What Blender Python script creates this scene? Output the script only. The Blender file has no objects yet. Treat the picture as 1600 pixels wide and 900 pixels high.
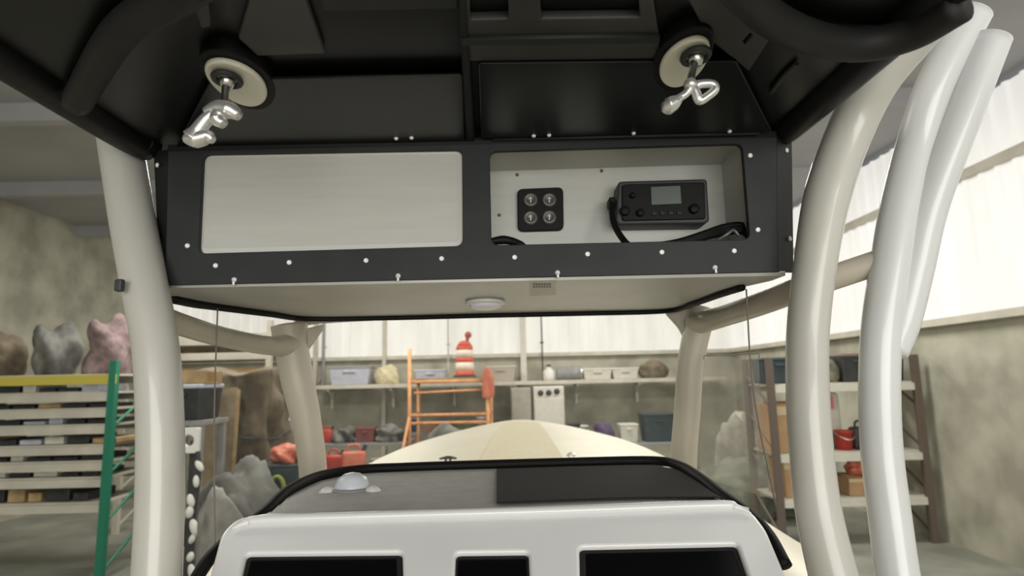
import bpy, bmesh, math, random
from mathutils import Vector, Matrix, Euler, noise
random.seed(7)
PI = math.pi
S = bpy.context.scene
COL = S.collection
EYE = 2.4
CAM = Vector((0, 0, EYE))
F = 967.0
ROT = (Matrix.Rotation(math.radians(-0.6), 3, 'Z') @ Matrix.Rotation(math.radians(98.5), 3, 'X')
       @ Matrix.Rotation(math.radians(-1.27), 3, 'Z'))

def ray(px, py):
    return ROT @ Vector(((px - 800) / F, -(py - 450) / F, -1))
def P(px, py, Y):
    d = ray(px, py); return CAM + d * (Y / d.y)
def Pz(px, py, h):            # h above the eye
    d = ray(px, py); return CAM + d * (h / d.z)

# ------------------------------------------------------------------ materials
MATS = {}
def mat(name, col, rough=.6, metal=0, var=0.0, scale=8, bump=0, col2=None, spec=.5, coat=0, stretch=None):
    if name in MATS: return MATS[name]
    m = bpy.data.materials.new(name); m.use_nodes = True
    nt = m.node_tree; b = nt.nodes['Principled BSDF']
    b.inputs['Base Color'].default_value = (*col, 1)
    b.inputs['Roughness'].default_value = rough
    b.inputs['Metallic'].default_value = metal
    b.inputs['Specular IOR Level'].default_value = spec
    b.inputs['Coat Weight'].default_value = coat
    if var or bump or col2:
        tc = nt.nodes.new('ShaderNodeTexCoord'); mp = nt.nodes.new('ShaderNodeMapping')
        if stretch: mp.inputs['Scale'].default_value = stretch
        nz = nt.nodes.new('ShaderNodeTexNoise'); nz.inputs['Scale'].default_value = scale
        nz.inputs['Detail'].default_value = 6
        nt.links.new(tc.outputs['Object'], mp.inputs[0]); nt.links.new(mp.outputs[0], nz.inputs['Vector'])
        c2 = col2 or tuple(max(0, c * (1 - var)) for c in col)
        c1 = col if col2 else tuple(min(1, c * (1 + var)) for c in col)
        mx = nt.nodes.new('ShaderNodeMix'); mx.data_type = 'RGBA'
        rp = nt.nodes.new('ShaderNodeMapRange'); rp.inputs[1].default_value = .35; rp.inputs[2].default_value = .65
        nt.links.new(nz.outputs['Fac'], rp.inputs[0]); nt.links.new(rp.outputs[0], mx.inputs[0])
        mx.inputs[6].default_value = (*c1, 1); mx.inputs[7].default_value = (*c2, 1)
        nt.links.new(mx.outputs[2], b.inputs['Base Color'])
        if bump:
            bp = nt.nodes.new('ShaderNodeBump'); bp.inputs['Strength'].default_value = bump
            bp.inputs['Distance'].default_value = .02
            nt.links.new(nz.outputs['Fac'], bp.inputs['Height']); nt.links.new(bp.outputs[0], b.inputs['Normal'])
    MATS[name] = m; return m

def emis(name, col, st, col2=None, scale=2, stretch=(1, 1, .2)):
    m = bpy.data.materials.new(name); m.use_nodes = True; nt = m.node_tree
    b = nt.nodes['Principled BSDF']; b.inputs['Base Color'].default_value = (.3, .3, .28, 1)
    b.inputs['Emission Color'].default_value = (*col, 1); b.inputs['Emission Strength'].default_value = st
    if col2:
        tc = nt.nodes.new('ShaderNodeTexCoord'); mp = nt.nodes.new('ShaderNodeMapping'); mp.inputs['Scale'].default_value = stretch
        nz = nt.nodes.new('ShaderNodeTexNoise'); nz.inputs['Scale'].default_value = scale; nz.inputs['Detail'].default_value = 4
        mx = nt.nodes.new('ShaderNodeMix'); mx.data_type = 'RGBA'
        mx.inputs[6].default_value = (*col, 1); mx.inputs[7].default_value = (*col2, 1)
        nt.links.new(tc.outputs['Object'], mp.inputs[0]); nt.links.new(mp.outputs[0], nz.inputs['Vector'])
        nt.links.new(nz.outputs['Fac'], mx.inputs[0]); nt.links.new(mx.outputs[2], b.inputs['Emission Color'])
    return m

def clear(name, tint, haze, gloss=.06, hazecol=(.75, .74, .7)):
    m = bpy.data.materials.new(name); m.use_nodes = True; nt = m.node_tree; nt.nodes.clear()
    out = nt.nodes.new('ShaderNodeOutputMaterial'); tr = nt.nodes.new('ShaderNodeBsdfTransparent')
    tr.inputs[0].default_value = (*tint, 1)
    gl = nt.nodes.new('ShaderNodeBsdfGlossy'); gl.inputs['Roughness'].default_value = .08
    gl.inputs[0].default_value = (.9, .9, .9, 1)
    df = nt.nodes.new('ShaderNodeBsdfTranslucent'); df.inputs[0].default_value = (*hazecol, 1)
    dd = nt.nodes.new('ShaderNodeBsdfDiffuse'); dd.inputs[0].default_value = (*hazecol, 1)
    m0 = nt.nodes.new('ShaderNodeMixShader'); m0.inputs[0].default_value = .5
    nt.links.new(df.outputs[0], m0.inputs[1]); nt.links.new(dd.outputs[0], m0.inputs[2])
    m1 = nt.nodes.new('ShaderNodeMixShader'); m1.inputs[0].default_value = gloss
    m2 = nt.nodes.new('ShaderNodeMixShader'); m2.inputs[0].default_value = haze
    nt.links.new(tr.outputs[0], m1.inputs[1]); nt.links.new(gl.outputs[0], m1.inputs[2])
    nt.links.new(m1.outputs[0], m2.inputs[1]); nt.links.new(m0.outputs[0], m2.inputs[2])
    nt.links.new(m2.outputs[0], out.inputs[0]); return m

blackgloss = mat('black_gelcoat', (.0035, .0035, .0035), .34, spec=.3, var=.2, scale=5)
smoked = mat('smoked_acrylic', (.005, .0052, .005), .3, spec=.3, coat=0, var=.15, scale=3)
charcoal = mat('charcoal_powdercoat', (.021, .0225, .0235), .6, spec=.35, var=.12, scale=14, bump=.05)
charcoal2 = mat('charcoal_dark', (.010, .011, .0115), .6, spec=.3, var=.1, scale=10)
greyplate = mat('grey_plate', (.04, .041, .038), .5, var=.2, scale=9)
padding = mat('black_vinyl', (.006, .006, .0062), .5, spec=.3, var=.25, scale=6, bump=.1)
reflectube = mat('dark_grey_reflection', (.016, .016, .0155), .6, spec=.3, var=.15, scale=10)  # tone of the tubes that stand for pipe reflections
blackrub = mat('black_rubber', (.003, .003, .003), .6, spec=.25)
brushed = mat('brushed_panel', (.52, .52, .48), .5, 0, var=.03, scale=6, stretch=(1, 1, 12))
brushed_rim = mat('panel_rim', (.62, .62, .58), .45)
cream_pipe = mat('cream_pipe', (.53, .52, .475), .33, var=.05, scale=5, coat=.3)
white_pipe = mat('white_pipe', (.66, .67, .67), .3, var=.03, scale=5, coat=.3)
front_pipe = mat('sand_pipe', (.47, .43, .355), .4, var=.06, scale=5)
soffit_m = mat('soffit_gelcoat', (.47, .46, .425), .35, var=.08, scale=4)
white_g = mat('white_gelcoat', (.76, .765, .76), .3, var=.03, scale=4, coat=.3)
plastic_w = mat('white_plastic', (.72, .71, .66), .35)
ivory = mat('ivory_plate', (.85, .84, .72), .4, var=.05, scale=12)
chrome = mat('chrome', (.85, .85, .83), .32, .75)
steel = mat('stainless', (.75, .75, .73), .3, 1)
screwm = mat('screw_steel', (.9, .9, .88), .4, .2)
hull_m = mat('cream_gelcoat', (.80, .755, .60), .4, var=.04, scale=3)
hull_t = mat('tan_nonskid', (.70, .635, .46), .7, var=.05, scale=40)
greydash = mat('grey_dash_mat', (.50, .50, .49), .85, var=.06, scale=30)
blackdash = mat('black_dash_mat', (.018, .018, .017), .8, spec=.15)
screenm = mat('screen_glass', (.004, .004, .005), .15)
lcd = mat('lcd_grey', (.10, .125, .11), .3)
sticker_m = mat('sticker_paper', (.62, .60, .55), .5)
ink = mat('sticker_ink', (.16, .15, .16), .6)
gaugem = mat('gauge_grey', (.12, .12, .115), .3, .3)
blockwall = mat('painted_block_wall', (.40, .39, .31), .85, var=.22, scale=1.6, bump=.3)
floorm = mat('concrete_floor', (.27, .275, .235), .6, var=.25, scale=1.1, bump=.1)
ceilm = mat('grey_roof_sheet', (.36, .355, .36), .7, var=.06, scale=1)
daylight = emis('daylight_panel', (.94, .91, .84), .88, (.52, .50, .44), 1.6, (1.2, 1, .35))
daylight2 = emis('daylight_panel_side', (.95, .94, .90), .82, (.74, .71, .66))
beam_m = mat('pale_beam', (.55, .52, .44), .6, var=.1, scale=3)
orange = mat('orange_scaffold', (.74, .36, .16), .55, var=.15, scale=6)
or_barrel = mat('orange_barrel', (.62, .10, .05), .5)
whiteband = mat('white_reflective', (.80, .70, .60), .4)
cardboard = mat('cardboard', (.38, .235, .125), .85, var=.15, scale=3)
cardtape = mat('parcel_tape', (.52, .42, .26), .4)
brownwrap = mat('brown_canvas', (.215, .175, .12), .9, col2=(.09, .07, .045), scale=3.2, bump=1)
woodm = mat('raw_wood', (.40, .28, .14), .75, var=.25, scale=4)
greyblob = mat('grey_tarp', (.22, .22, .20), .7, col2=(.07, .07, .065), scale=3, bump=1)
paletarp = mat('pale_plastic_sheet', (.45, .43, .38), .5, var=.25, scale=4, bump=.8)
redm = mat('red_plastic', (.50, .055, .04), .45, var=.1)
salmon = mat('salmon_plastic', (.58, .16, .10), .5, var=.1)
greenm = mat('green_paint', (.02, .20, .12), .5)
yellowm = mat('yellow_paint', (.55, .47, .08), .5)
darkm = mat('dark_plastic', (.03, .032, .033), .55, var=.2)
tealm = mat('dark_teal_plastic', (.03, .05, .06), .5, var=.2)
purplem = mat('purple_fabric', (.10, .07, .14), .8)
bluegrey = mat('blue_grey_plastic', (.50, .52, .60), .5, var=.08)
greyplastic = mat('grey_plastic', (.28, .28, .28), .5, var=.1)
offwhite = mat('off_white_enamel', (.62, .60, .53), .4, var=.05)
tancush = mat('tan_cushion', (.62, .55, .36), .8, var=.1, bump=.4)
pinkm = mat('pink_label', (.70, .22, .25), .6)
skinm = mat('tan_leather', (.42, .28, .2), .7)
glassm = clear('clear_vinyl', (.97, .97, .955), .04, .03)
sidehaze = clear('hazy_vinyl', (.88, .87, .84), .22, .05, (.6, .59, .55))

# ------------------------------------------------------------------ helpers
def setp(o, label=None, cat=None, group=None, kind=None):
    if label: o['label'] = label
    if cat: o['category'] = cat
    if group: o['group'] = group
    if kind: o['kind'] = kind
    return o
def thing(name, label, cat, loc=(0, 0, 0), rz=0, group=None):
    o = bpy.data.objects.new(name, None); COL.objects.link(o)
    o.location = loc; o.rotation_euler = (0, 0, rz); o.empty_display_size = .1
    o['_w'] = 1; del o['_w']
    return setp(o, label, cat, group)
def obj(name, me, m, parent=None, smooth=False, world=True):
    """me: bmesh or mesh in world coords (world=True) or parent coords"""
    if isinstance(me, bmesh.types.BMesh):
        bm = me
        bmesh.ops.recalc_face_normals(bm, faces=bm.faces)
        me = bpy.data.meshes.new(name); bm.to_mesh(me); bm.free()
    o = bpy.data.objects.new(name, me); COL.objects.link(o)
    me.materials.clear(); me.materials.append(m)
    if smooth:
        for p in me.polygons: p.use_smooth = True
    if parent is not None:
        o.parent = parent
        if world:
            pm = pmat(parent)
            me.transform(pm.inverted())
    return o
def pmat(o):
    M = Matrix.Translation(o.location) @ o.rotation_euler.to_matrix().to_4x4()
    return (pmat(o.parent) @ M) if o.parent else M
def recenter(o):
    """move the origin of a single-mesh thing to its base"""
    vs = [v.co for v in o.data.vertices]
    c = Vector(((min(v.x for v in vs) + max(v.x for v in vs)) / 2, (min(v.y for v in vs) + max(v.y for v in vs)) / 2, min(v.z for v in vs)))
    o.data.transform(Matrix.Translation(-c)); o.location = o.location + c
    return o
def copy_tree(o, parent=None):
    c = o.copy(); COL.objects.link(c); c.parent = parent
    for ch in list(o.children): copy_tree(ch, c)
    return c

def box(bm, c, s, rot=None, bev=0, seg=2):
    r = bmesh.ops.create_cube(bm, size=1)
    vs = r['verts']
    bmesh.ops.scale(bm, vec=s, verts=vs)
    if bev:
        es = list({e for v in vs for e in v.link_edges})
        rr = bmesh.ops.bevel(bm, geom=es, offset=bev, segments=seg, profile=.5, affect='EDGES')
        vs = list({v for f in rr['faces'] for v in f.verts} | {v for v in vs if v.is_valid})
    M = Matrix.Translation(Vector(c)) @ ((rot.to_matrix() if isinstance(rot, Euler) else rot).to_4x4() if rot is not None else Matrix())
    bmesh.ops.transform(bm, matrix=M, verts=vs)
    return vs
def NB(): return bmesh.new()
def B1(c, s, rot=None, bev=0):
    bm = NB(); box(bm, c, s, rot, bev); return bm
def axis_mat(d):
    return Vector(d).normalized().to_track_quat('Z', 'Y').to_matrix()
def cyl(bm, a, b, r, r2=None, n=20, caps=True):
    a, b = Vector(a), Vector(b); d = b - a
    r2 = r if r2 is None else r2
    M = Matrix.Translation((a + b) / 2) @ axis_mat(d).to_4x4()
    bmesh.ops.create_cone(bm, cap_ends=caps, segments=n, radius1=r, radius2=r2, depth=d.length, matrix=M)
def sph(bm, c, r, sc=(1, 1, 1), rot=None, u=20, v=12):
    M = Matrix.Translation(Vector(c)) @ (rot.to_4x4() if rot is not None else Matrix()) @ Matrix.Diagonal((*sc, 1))
    bmesh.ops.create_uvsphere(bm, u_segments=u, v_segments=v, radius=r, matrix=M)
def lathe(bm, prof, c=(0, 0, 0), axis=(0, 0, 1), n=28, sx=1, sy=1):
    M = Matrix.Translation(Vector(c)) @ axis_mat(axis).to_4x4()
    rings = []
    for (r, z) in prof:
        if r < 1e-6: rings.append([bm.verts.new(M @ Vector((0, 0, z)))])
        else: rings.append([bm.verts.new(M @ Vector((sx * r * math.cos(2 * PI * i / n), sy * r * math.sin(2 * PI * i / n), z))) for i in range(n)])
    for A, B in zip(rings, rings[1:]):
        for i in range(n):
            j = (i + 1) % n
            if len(A) == 1 and len(B) == 1: continue
            if len(A) == 1: bm.faces.new((A[0], B[i], B[j]))
            elif len(B) == 1: bm.faces.new((A[i], A[j], B[0]))
            else: bm.faces.new((A[i], A[j], B[j], B[i]))
def catmull(pts, n=8, closed=False):
    pts = [Vector(p) for p in pts]; out = []
    N = len(pts)
    for i in range(N if closed else N - 1):
        if closed: p0, p1, p2, p3 = pts[i - 1], pts[i], pts[(i + 1) % N], pts[(i + 2) % N]
        else:
            p1, p2 = pts[i], pts[i + 1]
            p0 = pts[i - 1] if i > 0 else 2 * p1 - p2
            p3 = pts[i + 2] if i + 2 < N else 2 * p2 - p1
        for k in range(n):
            t = k / n
            out.append(.5 * ((2 * p1) + (p2 - p0) * t + (2 * p0 - 5 * p1 + 4 * p2 - p3) * t * t + (3 * p1 - p0 - 3 * p2 + p3) * t ** 3))
    if not closed: out.append(pts[-1])
    return out
def tube(bm, pts, r, n=16, sm=8, closed=False, flat=None, up=None):
    path = catmull(pts, sm, closed) if sm > 1 else [Vector(p) for p in pts]
    rr = r if isinstance(r, (list, tuple)) else None
    rings = []; ref = Vector(up) if up else None
    N = len(path)
    for i, p in enumerate(path):
        if closed: d = path[(i + 1) % N] - path[i - 1]
        else: d = path[min(i + 1, N - 1)] - path[max(i - 1, 0)]
        d.normalize()
        if ref is None:
            ref = Vector((0, 0, 1)) if abs(d.z) < .8 else Vector((0, 1, 0))
        u = d.cross(ref).normalized(); v = u.cross(d).normalized()
        if not up: ref = v
        if rr:
            t = i / (N - 1) * (len(rr) - 1); k = min(int(t), len(rr) - 2); ra = rr[k] + (rr[k + 1] - rr[k]) * (t - k)
        else: ra = r
        fu, fv = flat or (1, 1)
        rings.append([bm.verts.new(p + (u * math.cos(2 * PI * q / n) * fu + v * math.sin(2 * PI * q / n) * fv) * ra) for q in range(n)])
    M = len(rings)
    for i in range(M if closed else M - 1):
        A, B = rings[i], rings[(i + 1) % M]
        for q in range(n):
            w = (q + 1) % n; bm.faces.new((A[q], A[w], B[w], B[q]))
    if not closed:
        bm.faces.new(rings[0]); bm.faces.new(rings[-1])
def T1(pts, r, **k):
    bm = NB(); tube(bm, pts, r, **k); return bm
def roundpoly(pts, r, n=6):
    out = []; N = len(pts)
    for i in range(N):
        p = Vector(pts[i]); a = Vector(pts[i - 1]) - p; b = Vector(pts[(i + 1) % N]) - p
        rr = min(r if not isinstance(r, (list, tuple)) else r[i], a.length * .45, b.length * .45)
        if rr <= 0: out.append(p); continue
        pa = p + a.normalized() * rr; pb = p + b.normalized() * rr
        for k in range(n + 1):
            t = k / n; out.append(pa * (1 - t) ** 2 + p * 2 * t * (1 - t) + pb * t * t)
    return out
def plate(name, loops, origin, ux, uy, th, bev=0):
    """2D loops (first outer, others holes) extruded; returns a mesh in world coords, centred on the plane"""
    cu = bpy.data.curves.new(name, 'CURVE'); cu.dimensions = '2D'; cu.fill_mode = 'BOTH'
    for L in loops:
        sp = cu.splines.new('POLY'); sp.points.add(len(L) - 1); sp.use_cyclic_u = True
        for i, p in enumerate(L): sp.points[i].co = (p[0], p[1], 0, 1)
    cu.extrude = max(th / 2 - bev, 1e-5); cu.bevel_depth = bev; cu.bevel_resolution = 2; cu.offset = -bev
    o = bpy.data.objects.new('tmp', cu); COL.objects.link(o)
    dg = bpy.context.evaluated_depsgraph_get(); dg.update()
    me = bpy.data.meshes.new_from_object(o.evaluated_get(dg))
    bpy.data.objects.remove(o); bpy.data.curves.remove(cu)
    ux, uy = Vector(ux).normalized(), Vector(uy).normalized(); uz = ux.cross(uy).normalized(); uy = uz.cross(ux)
    M = Matrix((( ux.x, uy.x, uz.x, origin[0]), (ux.y, uy.y, uz.y, origin[1]), (ux.z, uy.z, uz.z, origin[2]), (0, 0, 0, 1)))
    me.transform(M); me.name = name
    return me
def vplate(name, pxloops, Y, th, rad=0, bev=0):
    """plate in the vertical plane at depth Y, outline given by points seen at that depth (front face at Y)"""
    L = []
    for k, l in enumerate(pxloops):
        r = rad[k] if isinstance(rad, (list, tuple)) else rad
        pts = [(lambda w: (w.x, w.z - EYE))(P(x, y, Y)) for x, y in l]
        L.append(roundpoly([(p[0], p[1], 0) for p in pts], r))
    return plate(name, L, (0, Y + th / 2, EYE), (1, 0, 0), (0, 0, 1), th, bev)
def hplate(name, pxloops, h, th, rad=0, bev=0):
    """horizontal plate whose underside lies h above the eye"""
    L = []
    for k, l in enumerate(pxloops):
        r = rad[k] if isinstance(rad, (list, tuple)) else rad
        L.append(roundpoly([(lambda w: Vector((w.x, w.y, 0)))(Pz(x, y, h)) for x, y in l], r))
    return plate(name, L, (0, 0, EYE + h + th / 2), (1, 0, 0), (0, 1, 0), th, bev)
def xyplate(name, loops, z, th, rad=0, bev=0):
    L = [roundpoly([Vector((p[0], p[1], 0)) for p in l], rad) for l in loops]
    return plate(name, L, (0, 0, z + th / 2), (1, 0, 0), (0, 1, 0), th, bev)

# ================================================================== SETTING
FX0, FX1, FY0, FY1, HC = -9.5, 6.2, -9.0, 17.0, 6.0
def st(name, bm, m, kind='structure'):
    o = obj(name, bm, m); o['kind'] = kind; return o
st('floor', B1(((FX0 + FX1) / 2, (FY0 + FY1) / 2, -.1), (FX1 - FX0 + .6, FY1 - FY0 + .6, .2)), floorm)
# corrugated roof with girders
bm = NB(); box(bm, ((FX0 + FX1) / 2, (FY0 + FY1) / 2, HC + .1), (FX1 - FX0 + .6, FY1 - FY0 + .6, .2))
for k in range(9): box(bm, ((FX0 + FX1) / 2, FY0 + 1.5 + k * 3, HC - .12), (FX1 - FX0, .16, .24))
st('ceiling', bm, ceilm)
ZW = 3.12
def wall(name, a, b, lo, hi, m):
    a, b = Vector((*a, 0)), Vector((*b, 0)); c = (a + b) / 2; d = b - a
    ang = math.atan2(d.y, d.x)
    bm = B1((c.x, c.y, (lo + hi) / 2), (d.length, .2, hi - lo), Euler((0, 0, ang)))
    return st(name, bm, m)
wall('wall_back', (FX0, FY1 + .1), (FX1, FY1 + .1), 0, ZW, blockwall)
wall('wall_right', (FX1 + .1, FY0), (FX1 + .1, FY1), 0, ZW, blockwall)
wall('wall_left', (FX0 - .1, FY0), (FX0 - .1, FY1), 0, HC, blockwall)
wall('wall_front', (FX0, FY0 - .1), (FX1, FY0 - .1), 0, HC, blockwall)
def ribs(x0, x1, z0, z1, along, fixed, m, name, step=.28):
    bm = NB(); n = int((x1 - x0) / step)
    prof = []
    for i in range(n):
        x = x0 + i * step
        prof += [(x, 0), (x + step * .55, 0), (x + step * .68, .035), (x + step * .87, .035)]
    prof.append((x1, 0))
    lo, hi = [], []
    for u, v in prof:
        for z, L in ((z0, lo), (z1, hi)):
            L.append(bm.verts.new((u, fixed - v, z) if along == 'x' else (fixed - v, u, z)))
    for i in range(len(lo) - 1): bm.faces.new((lo[i], lo[i + 1], hi[i + 1], hi[i]))
    return st(name, bm, m)
ribs(FX0, -2.6, ZW, HC, 'x', FY1, daylight, 'window_1')
ribs(-2.6, .7, ZW, HC, 'x', FY1, daylight, 'window_2')
ribs(.7, FX1, ZW, HC, 'x', FY1, daylight, 'window_3')
ribs(5.5, FY1, ZW, 4.92, 'y', FX1, daylight2, 'window_4')
ribs(5.5, FY1, 5.04, HC - .1, 'y', FX1, daylight2, 'window_5')
ribs(FY0, 5.5, ZW, HC, 'y', FX1 + .02, daylight2, 'window_6')
st('trim_1', B1((FX1 - .03, (5.5 + FY1) / 2, 4.98), (.14, FY1 - 5.5, .12)), beam_m)
st('trim_2', B1(((FX0 + FX1) / 2, FY1 - .06, ZW - .04), (FX1 - FX0, .16, .10)), beam_m)
st('trim_3', B1((FX1 - .06, (FY0 + FY1) / 2, ZW - .04), (.16, FY1 - FY0, .10)), beam_m)
for i, px in enumerate((818, 492, 600)):
    x = P(px, 560, 16.8).x
    st('trim_%d' % (4 + i), B1((x, 16.86, HC / 2 + .0), (.16 if i == 0 else .1, .14, HC)), offwhite if i == 0 else beam_m)

# long ledge on the back wall at eye height
lx0, lx1 = P(500, 598, 16.4).x, P(1128, 590, 16.4).x
LZ = EYE - .02
t = thing('wall_shelf', 'long pale shelf running across the back wall at eye height', 'shelf', ((lx0 + lx1) / 2, 16.5, LZ))
obj('shelf_board', B1(((lx0 + lx1) / 2, 16.45, LZ - .05), (lx1 - lx0, .8, .1), bev=.01), beam_m, t)
k = 0
x = lx0 + .3
while x < lx1:
    bm = NB(); box(bm, (x, 16.5, LZ - .35), (.06, .06, .5)); box(bm, (x, 16.4, LZ - .13), (.06, .6, .06)); cyl(bm, (x, 16.82, LZ - .58), (x, 16.15, LZ - .13), .025, n=8)
    obj('bracket', bm, beam_m, t); x += 1.6

# ================================================================== T-TOP / BOAT
# ---- hardtop
HT = .437
t = thing('hardtop', 'glossy black hardtop roof overhead above the electronics box', 'boat roof', (-.12, .3, EYE + HT))
R_ = Pz(1255, 213, HT); L_ = Pz(184, 224, HT); LM = Pz(240, 236, HT)
xr = Pz(1417, 66, HT).x
me = xyplate('roof_panel', [[(L_.x - .02, -.7), (xr, -.7), (xr + .0, R_.y - .03), (R_.x - .02, R_.y + .03), (R_.x - .05, 1.62), (LM.x + .06, 1.62), (LM.x + .02, LM.y + .02), (L_.x, L_.y)]], EYE + HT, .06, .03, .012)
obj('roof_panel', me, blackgloss, t)
# padded side bolsters
bm = T1([(xr - .028, -.7, EYE + HT + .006), (xr - .028, .4, EYE + HT + .006), (xr - .03, R_.y - .1, EYE + HT + .006), (R_.x - .05, R_.y - .01, EYE + HT + .006)], .03, n=14)
obj('edge_bolster', bm, padding, t, True)
bm = T1([(L_.x + .03, -.7, EYE + HT + .006), (L_.x + .03, .4, EYE + HT + .006), (L_.x + .032, L_.y - .08, EYE + HT + .006), (LM.x, LM.y - .02, EYE + HT + .006)], .032, n=14)
obj('edge_bolster', bm, padding, t, True)
# dash mirrored in the black gloss, built as a solid grey panel with openings
me = hplate('dash_reflection', [[(722, -30), (1016, -30), (1030, 62), (1032, 92), (724, 96)],
     [(733, -25), (793, -25), (795, 30), (735, 32)], [(842, -25), (996, -25), (1000, 28), (846, 30)]], HT - .012, .012, [.006, .004, .004], .002)
obj('dash_reflection', me, greyplate, t)['label'] = 'dark grey panel shaped as the dash reflection, with two black openings'
obj('dash_reflection_edge', hplate('dash_reflection_edge', [[(722, 62), (1031, 58), (1031, 68), (722, 72)]], HT - .018, .006, 0, .001), charcoal, t)
obj('roof_reflection', hplate('roof_reflection', [[(398, -30), (468, -30), (508, 84), (402, 88), (372, 60)]], HT - .01, .01, .004, .002), greyplate, t)  # these flat panels stand in for reflections in the gloss roof
obj('roof_reflection', hplate('roof_reflection', [[(496, -30), (716, -30), (716, 14), (505, 18)]], HT - .01, .01, .003, .002), charcoal, t)
obj('roof_reflection', hplate('roof_reflection', [[(286, -30), (322, -30), (330, 42), (314, 46)]], HT - .01, .01, .003, .002), greyplate, t)
obj('pipe_reflection', hplate('pipe_reflection', [[(1062, -25), (1148, -25), (1205, 58), (1170, 112), (1108, 62)], [(1160, 66), (1172, 52), (1176, 56), (1164, 70)]], HT - .012, .012, [.006, .001], .002), greyplate, t)  # grey shape of the pipes reflected in the roof, made solid
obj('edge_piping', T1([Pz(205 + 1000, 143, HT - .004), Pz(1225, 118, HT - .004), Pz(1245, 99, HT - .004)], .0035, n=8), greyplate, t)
# centre seam rib
obj('centre_rib', hplate('centre_rib', [[(716, -30), (726, -30), (742, 226), (728, 227)]], HT - .016, .016, .001, .002), charcoal2, t)
# dim reflections of the pipes in the roof, built as solid tubes
def reflected_tube(pxs, h, r, lab):
    bm = T1([Pz(x, y, h) for x, y in pxs], r, n=18)
    return setp(recenter(obj('tube_reflection', bm, reflectube, None, True)), lab, 'reflection')
reflected_tube([(1120, -60), (1160, -12), (1212, 34), (1280, 62), (1350, 70), (1425, 52), (1500, 8)], HT - .024, .021, 'dark grey curved pipe reflection built as a tube under the right edge of the black roof')
reflected_tube([(120, 160), (165, 82), (205, 34), (262, 4), (330, -40)], HT - .022, .02, 'dark grey curved pipe reflection built as a tube under the left edge of the black roof')

# ---- electronics box
YB = 1.05
t = thing('electronics_box', 'black overhead electronics box with two framed rectangular openings', 'electronics box', P(745, 440, YB))
OUT = [(262, 234), (1214, 212), (1216, 425), (258, 446)]
HL = [(316, 240), (722, 233), (723, 384), (309, 396)]
HR = [(765, 236), (1160, 224), (1172, 374), (768, 383)]
me = vplate('face_frame', [OUT, HL, HR], YB, .012, [.004, .014, .014], .0015)
obj('face_frame', me, charcoal, t)
def quad_slab(pts, th):
    bm = NB(); v = [Vector(p) for p in pts]; n = (v[1] - v[0]).cross(v[2] - v[0]).normalized() * th
    a = [bm.verts.new(p) for p in v]; b = [bm.verts.new(p + n) for p in v]
    bm.faces.new(a); bm.faces.new(b[::-1])
    for i in range(4): bm.faces.new((a[i], a[(i + 1) % 4], b[(i + 1) % 4], b[i]))
    return bm
obj('side_flange', quad_slab([P(262, 234, YB + .001), P(240, 236, YB + .035), P(250, 447, YB + .035), P(258, 446, YB + .001)], -.004), charcoal2, t)
obj('side_flange', quad_slab([P(1214, 212, YB + .001), P(1237, 213, YB + .035), P(1240, 426, YB + .035), P(1216, 425, YB + .001)], .004), charcoal2, t)
# left blank panel just behind its opening, with pale rim
me = vplate('blank_panel', [[(302, 232), (730, 226), (732, 392), (296, 404)]], YB + .014, .004)
obj('blank_panel', me, brushed, t)['label'] = 'brushed pale grey blank panel in the left opening'
me = vplate('panel_rim', [[(312, 237), (726, 230), (727, 387), (305, 399)], [(323, 247), (717, 241), (718, 378), (317, 389)]], YB + .0125, .0015, [.014, .01])
obj('panel_rim', me, brushed_rim, t)
# right recess: liner walls and back panel
YR = 1.185
a, b, c, d = [P(*p, YB + .012) for p in [(760, 232), (1164, 220), (1176, 379), (764, 388)]]
def back(p): return Vector((p.x, YR, p.z))
obj('recess_wall', quad_slab([a, b, back(b), back(a)], .003), brushed, t)
obj('recess_wall', quad_slab([b, c, back(c), back(b)], .003), brushed, t)
obj('recess_wall', quad_slab([c, d, back(d), back(c)], .003), brushed, t)
obj('recess_wall', quad_slab([d, a, back(a), back(d)], .003), brushed, t)
bm = quad_slab([back(a), back(b), back(c), back(d)], .004)
obj('recess_back', bm, brushed, t)
# casing behind the face
A, B_, C_, D_ = [P(*p, YB + .04) for p in OUT]
bm = NB()
zt, zb = EYE + HT - .002, min(C_.z, D_.z) + .008
x0, x1 = D_.x + .01, C_.x - .01
box(bm, ((x0 + x1) / 2, 1.6, (zt + zb) / 2), (x1 - x0, .01, zt - zb))
box(bm, (x0, 1.34, (zt + zb) / 2), (.006, .5, zt - zb)); box(bm, (x1, 1.34, (zt + zb) / 2), (.006, .5, zt - zb))
obj('casing', bm, charcoal2, t)
# top strip between face and roof
obj('header_strip', vplate('header_strip', [[(262, 226), (1214, 204), (1214, 214), (262, 236)]], YB - .002, .016, 0, .001), charcoal2, t)
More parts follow.
